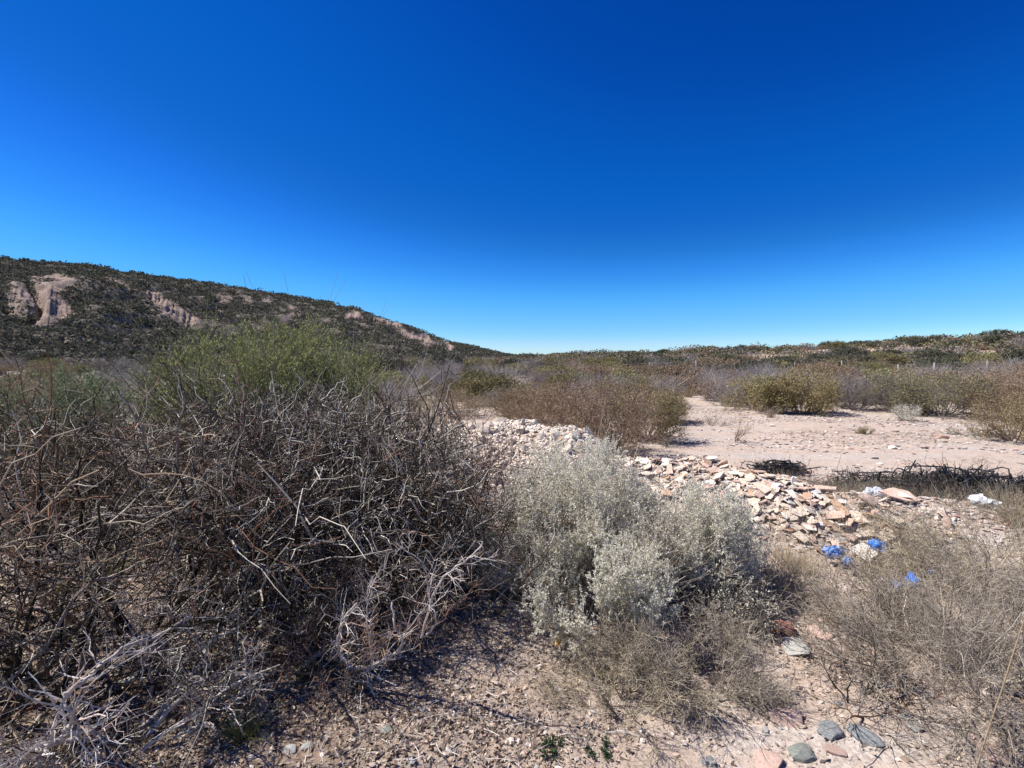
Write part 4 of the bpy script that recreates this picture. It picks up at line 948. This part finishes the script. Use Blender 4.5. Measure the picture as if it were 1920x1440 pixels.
# ================================================================== LOOSE STONES ON THE PATH
rounded = [hull(650 + i, 44, .6, 2, .08) for i in range(5)]; block = [hull(670 + i, 18, .7, 2, .05, .5) for i in range(3)]
ST = [('red_rock', 1471, 1189, .11, 1.1, 'block', 'reddish angular rock with dark blotches on the path'),
      ('grey_rock', 1488, 1218, .15, .45, 'block', 'flat pale grey green stone just below the red rock'),
      ('pink_rock', 1505, 1112, .13, .5, 'round', 'flat oval pink stone at the top of the path'),
      ('slate_rock', 1557, 1376, .12, .6, 'round', 'dark slate blue cobble, left of the pair in the foreground'),
      ('slate_rock', 1622, 1386, .13, .65, 'round', 'dark slate cobble with white veins, right of the pair in the foreground'),
      ('olive_rock', 1502, 1420, .12, .6, 'round', 'mottled olive green cobble at the bottom edge'),
      ('grey_rock', 1712, 1362, .10, .35, 'block', 'flat pale grey stone right of the slate pair'),
      ('pink_rock', 1475, 1352, .12, .5, 'block', 'pink stone above the olive cobble'),
      ('pink_rock', 1440, 1432, .12, .4, 'block', 'salmon pink stone at the bottom edge left of the olive cobble'),
      ('pink_rock', 1535, 1195, .12, .4, 'block', 'wide flat pinkish stone right of the red rock'),
      ('slate_rock', 1573, 1318, .035, .6, 'round', 'little grey pebble in the middle of the path'),
      ('slate_rock', 1452, 1137, .07, .4, 'block', 'flat bluish grey stone at the edge of the silvery shrubs'),
      ('slate_rock', 1500, 1340, .035, .6, 'round', 'small dark pebble right of the pink stone'),
      ('pink_rock', 1860, 1418, .11, .5, 'block', 'pink stone in the lower right corner beneath the straw stalk'),
      ('grey_rock', 545, 1432, .06, .6, 'round', 'grey green pebble at the bottom edge of the left foreground'),
      ('grey_rock', 575, 1428, .05, .6, 'round', 'pale rounded pebble right of the grey green one'),
      ('olive_rock', 725, 1400, .06, .6, 'round', 'grey stone in leaf litter at the bottom'),
      ('slate_rock', 1330, 1430, .06, .5, 'block', 'dark stone at the bottom edge by the standing dead twig'),
      ('pink_rock', 1320, 1290, .06, .6, 'block', 'small salmon stone caught in the low brush'),
      ('pink_rock', 1565, 1412, .07, .35, 'block', 'thin pink stone below the slate pair'),
      ('slate_rock', 1095, 1110, .05, .8, 'block', 'grey stone under the silvery shrub')]
for i, (k, px, py, s, fl, kind_, lab) in enumerate(ST):
    x, y = P(px, py); me = (rounded if kind_ == 'round' else block)[i % (5 if kind_ == 'round' else 3)]
    o = link('stone', with_mat(me, M[k]), None, (x, y, float(ground_z(x, y)) + s * .06 * fl + .003), (.05, .06, i * 1.3), (s, s * .75, s * fl)); tag(o, lab, 'stone')
for i, (px, py, s, k, lab) in enumerate([(870, 748, .5, 'tile_white', 'flat pale block by the far sandy track'), (1672, 842, .16, 'tile_white', 'pale flat stone on the clearing'), (1765, 822, .22, 'pink_rock', 'pinkish stone on the clearing near its right end'),
        (1640, 860, .10, 'grey_rock', 'small grey stone at the near edge of the clearing'), (1450, 800, .16, 'tile_white', 'whitish stone at the far left of the clearing'), (1735, 843, .09, 'burnt', 'small black stone on the clearing')]):
    x, y = P(px, py); o = link('stone', with_mat(block[i % 3], M[k]), None, (x, y, float(ground_z(x, y)) + s * .1), (0, 0, i), (s, s * .6, s * .5)); tag(o, lab, 'stone')
# ochre wood piece
bm = bmesh.new(); bmesh.ops.create_cube(bm, size=1)
bmesh.ops.scale(bm, vec=(.045, .02, .12), verts=bm.verts); bmesh.ops.subdivide_edges(bm, edges=bm.edges[:], cuts=4, use_grid_fill=True)
for v_ in bm.verts:
    n_ = float(fbm(np.array(v_.co.x * 90), np.array(v_.co.z * 25), 4, 3)); v_.co.y += n_ * .006; v_.co.x += n_ * .006 * (1 + v_.co.z * 8)
me = bpy.data.meshes.new('wood'); bm.to_mesh(me); bm.free(); me.materials.append(M['wood_ochre'])
x, y = P(1050, 1205); tag(link('wood_piece', me, None, (x, y, float(ground_z(x, y)) + .045), (-.35, .25, .2)), 'splintered ochre yellow wood piece leaning under the silvery shrubs', 'wood')

# ================================================================== SCRAPS OF PLASTIC AND THE BLACK TANGLE
def crumple(seed, sx, sy, sz, amp=.35, sub=5, torn=.0):
    rng = rs(seed); bm = bmesh.new(); bmesh.ops.create_icosphere(bm, subdivisions=sub, radius=.5)
    for v in bm.verts:
        c = v.co.copy(); a = math.atan2(c.y, c.x)
        k = np.array
        n1 = abs(float(fbm(k(c.x * 4 + c.z * 2 + seed), k(c.y * 4 - c.z), seed, 3))); n2 = float(fbm(k(c.x * 9), k(c.y * 9 + c.z * 7), seed + 3, 2))
        lob = 1 + amp * (math.sin(a * 3 + seed) * .5 + math.sin(a * 5 + 2 * seed) * .4) + .5 * n2 * amp
        v.co = Vector((c.x * lob, c.y * lob, c.z * (.5 + n1 * 1.6) + n2 * .15))
    bmesh.ops.scale(bm, vec=(sx, sy, sz), verts=bm.verts)
    me = bpy.data.meshes.new('crumple'); bm.to_mesh(me); bm.free(); return me
SCR = [('blue_faded', 1562, 1058, .17, .10, .07, 'torn faded blue plastic bag caught in dry grass, leftmost blue scrap', 0),
       ('blue_faded', 1588, 1072, .09, .06, .04, 'small shred of faded blue plastic right beside the leftmost blue scrap', 1),
       ('blue_plastic', 1645, 1052, .14, .07, .05, 'blue plastic shred just below the small white chip', 2),
       ('blue_plastic', 1712, 1108, .085, .07, .075, 'bright blue crumpled plastic ball, brightest of the blue scraps', 3),
       ('blue_faded', 1682, 1116, .11, .06, .05, 'greyish blue plastic scrap left of the bright blue ball', 4),
       ('blue_faded', 1742, 1090, .05, .04, .03, 'tiniest blue shred right of the bright blue ball', 5)]
for k, px, py, sx, sy, sz, lab, i in SCR:
    x, y = P(px, py, .06); me = crumple(20 + i, sx, sy, sz * 1.5); me.materials.append(M[k])
    o = link('plastic_scrap', me, None, (x, y, float(ground_z(x, y)) + .10), (.3, .3 * (i % 2), i * 1.1), .88); tag(o, lab, 'plastic scrap')
PL = [(1830, 912, .30, .16, .12, 'pale grey plastic sheet bunched behind the right end of the black tangle'), (1880, 925, .26, .20, .12, 'crumpled pale blue grey plastic beside the golden grass'),
      (1840, 962, .20, .09, .05, 'whitish plastic lying in front of the black tangle'), (1640, 940, .18, .08, .05, 'white plastic sheet folded under the pinkish slab on the berm'), (1455, 872, .3, .14, .08, 'grey plastic lying behind the small black tangle')]
for i, (px, py, sx, sy, sz, lab) in enumerate(PL):
    x, y = P(px, py, .22 if i in (2, 3) else .08); me = crumple(40 + i, sx, sy, sz * 1.6, .5); me.materials.append(M['pale_plastic'])
    o = link('plastic_sheet', me, None, (x, y, float(ground_z(x, y)) + .06), (.1, .1, i * .9)); tag(o, lab, 'plastic')
def tangle(seed, label, x0, y0, lx, ly, h, n, rad, rz):
    rng = rs(seed); G = []
    for i in range(n):
        cx, cy = rng.normal() * lx * .3, rng.normal() * ly * .3; k = rng.integers(5, 8); a0 = rng.random() * 6.28; cp = []
        rr_ = .06 + .12 * rng.random()
        for j in range(k):
            a = a0 + j * (.6 + rng.random() * .9) * (1 if i % 2 else -1)
            cp.append((cx + math.cos(a) * rr_ * 2.0 + j * .03, cy + math.sin(a) * rr_, max(.01, h * rng.random() * (1 - .6 * abs(cx) / lx))))
        p = smooth_path(cp, 24); r = rad * (.6 + .7 * rng.random()); G.append((p[None], np.full((1, 24), r), 5))
    root = bpy.data.objects.new('black_tangle', None); COL.objects.link(root); root.location = (x0, y0, float(ground_z(x0, y0))); root.rotation_euler = (0, 0, rz)
    tag(root, label, 'hose tangle')
    v, f = tubes(G); link('hose', mk_mesh('hose', v, [f], [M['black_hose']], smooth=True), root)
    q = shrub_parts(seed + 1, h * .95, lx * .5, 46, [(8, .8, .5, .6, 4, .5, -.05), (6, .9, .5, .7, 3, .5, 0), (3, .9, .5, .7, 2, .5, 0)], r0=.009, rmin=.0028, lean=1.4, zig=.3, base_spread=lx * .33, sides=(3, 3, 3))
    o = link('brushwood', mk_mesh('brushwood', q[0][0] * np.array([1, ly / lx * 1.3, 1]), [q[0][1]], [M['burnt']]), root)
    return root
x, y = P(1805, 962, .0); tangle(801, 'black hose and burnt brushwood tangle behind the berm beside pale plastic', x, y, 1.3, .7, .44, 64, .008, -.12)
x, y = P(1655, 920, .0); tangle(803, 'thin dark brushwood and hose between straw tufts, left of the big black tangle', x, y, 1.5, .5, .24, 26, .005, -.05)
x, y = P(1460, 885, .0); tangle(805, 'small tangle of black hose loops behind the top of the tile heap', x, y, .7, .3, .18, 18, .007, 0)
# dry grass strip behind the berm
n = 6500; xs = rng.uniform(2.9, 5.3, n); ys = 5.15 - (xs - 3.0) * .12 + rng.normal(size=n) * .22
az = rng.random(n) * 6.28; tl = .6 * rng.random(n); d = np.stack([np.sin(tl) * np.cos(az), np.sin(tl) * np.sin(az), np.cos(tl)], 1)
pts, R = shoots(rng, np.stack([xs, ys, ground_z(xs, ys)], 1), d, .10 + .16 * rng.random(n), np.full(n, .0016), 3, .15, -.05, .4)
v, f = tubes([(pts, R, 3)]); tag(link('dry_grass', mk_mesh('dry_grass', v, [f], [M['tan_twig']])), 'brown dry grass strip along the back of the berm', 'grass', kind='stuff')
# thin dry herbs over the berm front
n = 5200; xs = rng.uniform(1.2, 4.8, n); ys = rng.uniform(2.3, 4.3, n); w = fbm(xs * 1.4, ys * 1.4, 61, 3); k = (w > -.05) & ~((xs > 1.25) & (xs < 1.75) & (ys < 3.2)); xs, ys = xs[k], ys[k]; n = len(xs)
az = rng.random(n) * 6.28; tl = .9 * rng.random(n); d = np.stack([np.sin(tl) * np.cos(az), np.sin(tl) * np.sin(az), np.cos(tl)], 1)
pts, R = shoots(rng, np.stack([xs, ys, ground_z(xs, ys)], 1), d, .06 + .14 * rng.random(n), np.full(n, .0014), 3, .25, 0, .4)
q, nd, ln, rad = spawn(rng, pts, R, 3, .7, .5, .8, .06 + .12 * rng.random(n), 1); a2, b2 = shoots(rng, q, nd, ln * 1.2, rad, 2, .3, .05, .5)
v, f = tubes([(pts, R, 3), (a2, b2, 3)]); tag(link('dry_herbs', mk_mesh('dry_herbs', v, [f], [M['tan_twig']])), 'fine dry herbs growing over the near side of the berm', 'herbs', kind='stuff')

# ================================================================== GROUND COVER
# leaf and twig litter, thick in the left and middle foreground
n = 230000; xs = rng.uniform(-3.6, 3.4, n); ys = rng.uniform(1.15, 4.2, n); w = litter_w(xs, ys) + .06
k = rng.random(n) < w * np.clip(.75 + 1.6 * fbm(xs * 5, ys * 5, 88, 3), .12, 1.3); xs, ys = xs[k], ys[k]; n = len(xs); zs = ground_z(xs, ys) + .003 + .006 * rng.random(n)
ax = rng.normal(size=(n, 3)) * np.array([1, 1, .45]); ax = unit(ax); sd_ = perp_rand(rng, ax); s = (.005 + .013 * rng.random(n) ** 2)[:, None]; c0 = np.stack([xs, ys, zs], 1)
V = np.stack([c0 - ax * s, c0 + sd_ * s * .45, c0 + ax * s, c0 - sd_ * s * .45], 1).reshape(-1, 3)
tag(link('leaf_litter', mk_mesh('leaf_litter', V, [np.arange(n * 4).reshape(-1, 4)], [M['litter']])), 'brown and cream leaf litter in the foreground', 'litter', kind='stuff')
n = 20000; xs = rng.uniform(-3.6, 3.4, n); ys = rng.uniform(1.15, 4.4, n); k = rng.random(n) < litter_w(xs, ys) + .10; xs, ys = xs[k], ys[k]; n = len(xs)
az = rng.random(n) * 6.28; d = unit(np.stack([np.cos(az), np.sin(az), .25 * rng.random(n) - .02], 1))
pts, R = shoots(rng, np.stack([xs, ys, ground_z(xs, ys) + .005], 1), d, .03 + .11 * rng.random(n) ** 2, .0008 + .0016 * rng.random(n) ** 2, 2, .25, 0, .6)
v, f = tubes([(pts, R, 3)]); tag(link('twig_litter', mk_mesh('twig_litter', v, [f], [M['dead_twig']])), 'fallen grey twigs strewn over the foreground ground', 'litter', kind='stuff')
# gravel, near and on the clearing
n = 9000; rr_ = 1.2 * (15 / 1.2) ** rng.random(n); a = rng.uniform(-1.0, 1.05, n); xs = np.sin(a) * rr_; ys = np.cos(a) * rr_
s = (.006 + .02 * rng.random(n) ** 3) * (1 + rr_ * .13)
tag(link('gravel', scatter_mesh('gravel', hulls[:4], xs, ys, s, rng, [M['gravel']], .12, .6)), 'loose gravel scattered over the bare soil', 'gravel', kind='stuff')
n = 12000; xs = rng.uniform(1.6, 15, n); ys = rng.uniform(5.6, 15, n); k = fbm(xs * .35, ys * 1.2, 41, 3) > -.05; xs, ys = xs[k], ys[k]
tag(link('stone_scatter', scatter_mesh('stone_scatter', hulls[4:8], xs, ys, .02 + .07 * rng.random(len(xs)) ** 3, rng, [M['gravel']], .15, .5)), 'small stones strewn over the bare clearing', 'gravel', kind='stuff')
# dead grass stubble on the clearing
n = 9000; xs = rng.uniform(1.4, 14, n); ys = rng.uniform(6.0, 14.8, n); k = fbm(xs * .3, ys * 1.1, 47, 3) > .02; xs, ys = xs[k], ys[k]; n = len(xs)
az = rng.random(n) * 6.28; d = unit(np.stack([np.cos(az), np.sin(az), .35 * rng.random(n)], 1))
pts, R = shoots(rng, np.stack([xs, ys, ground_z(xs, ys) + .004], 1), d, .06 + .16 * rng.random(n) ** 2, np.full(n, .003), 2, .3, 0, .6)
v, f = tubes([(pts, R, 3)]); tag(link('clearing_sticks', mk_mesh('clearing_sticks', v, [f], [M['taupe']])), 'thin sticks and stubble lying on the clearing', 'litter', kind='stuff')

# ================================================================== WIRE FENCE
root = bpy.data.objects.new('wire_fence', None); COL.objects.link(root); root.location = (12, 31, 0)
tag(root, 'thin wire fence on slim pale posts across the scrub before the right rise', 'fence')
FP = [(1140, 31, 0.), (1217, 31, .02), (1305, 30.5, 0.), (1403, 30.5, -.01), (1490, 30, .01), (1578, 29.5, 0.), (1683, 29.5, .03), (1753, 29, -.04), (1850, 28.5, .02)]
tops = []
for i, (px, d_, tl_) in enumerate(FP):
    x, y = at(px, d_); z0 = float(Z(x, y)); top = EYE - (675 - HZ) / F * d_ + .12 * ((i * 7) % 3 - 1); hh = max(top - z0 - .15, 1.0)
    bm = bmesh.new(); bmesh.ops.create_cone(bm, cap_ends=True, segments=8, radius1=.034, radius2=.03, depth=1)
    bmesh.ops.scale(bm, vec=(1, 1, hh + .2), verts=bm.verts); bmesh.ops.translate(bm, vec=(0, 0, hh / 2 - .1), verts=bm.verts)
    me = bpy.data.meshes.new('post'); bm.to_mesh(me); bm.free(); me.materials.append(M['concrete'])
    o = link('post', me, root, (x - 12, y - 31, z0), (0, tl_, 0)); tops.append((x, y, z0, hh))
for k_ in (.95, .72, .5, .28):
    p = np.array([(x, y, z0 + hh * k_) for x, y, z0, hh in tops]) - np.array([12, 31, 0])
    v, f = tubes([(p[None], np.full((1, len(p)), .004), 4)]); link('wire_strand', mk_mesh('wire_strand', v, [f], [M['wire']]), root)
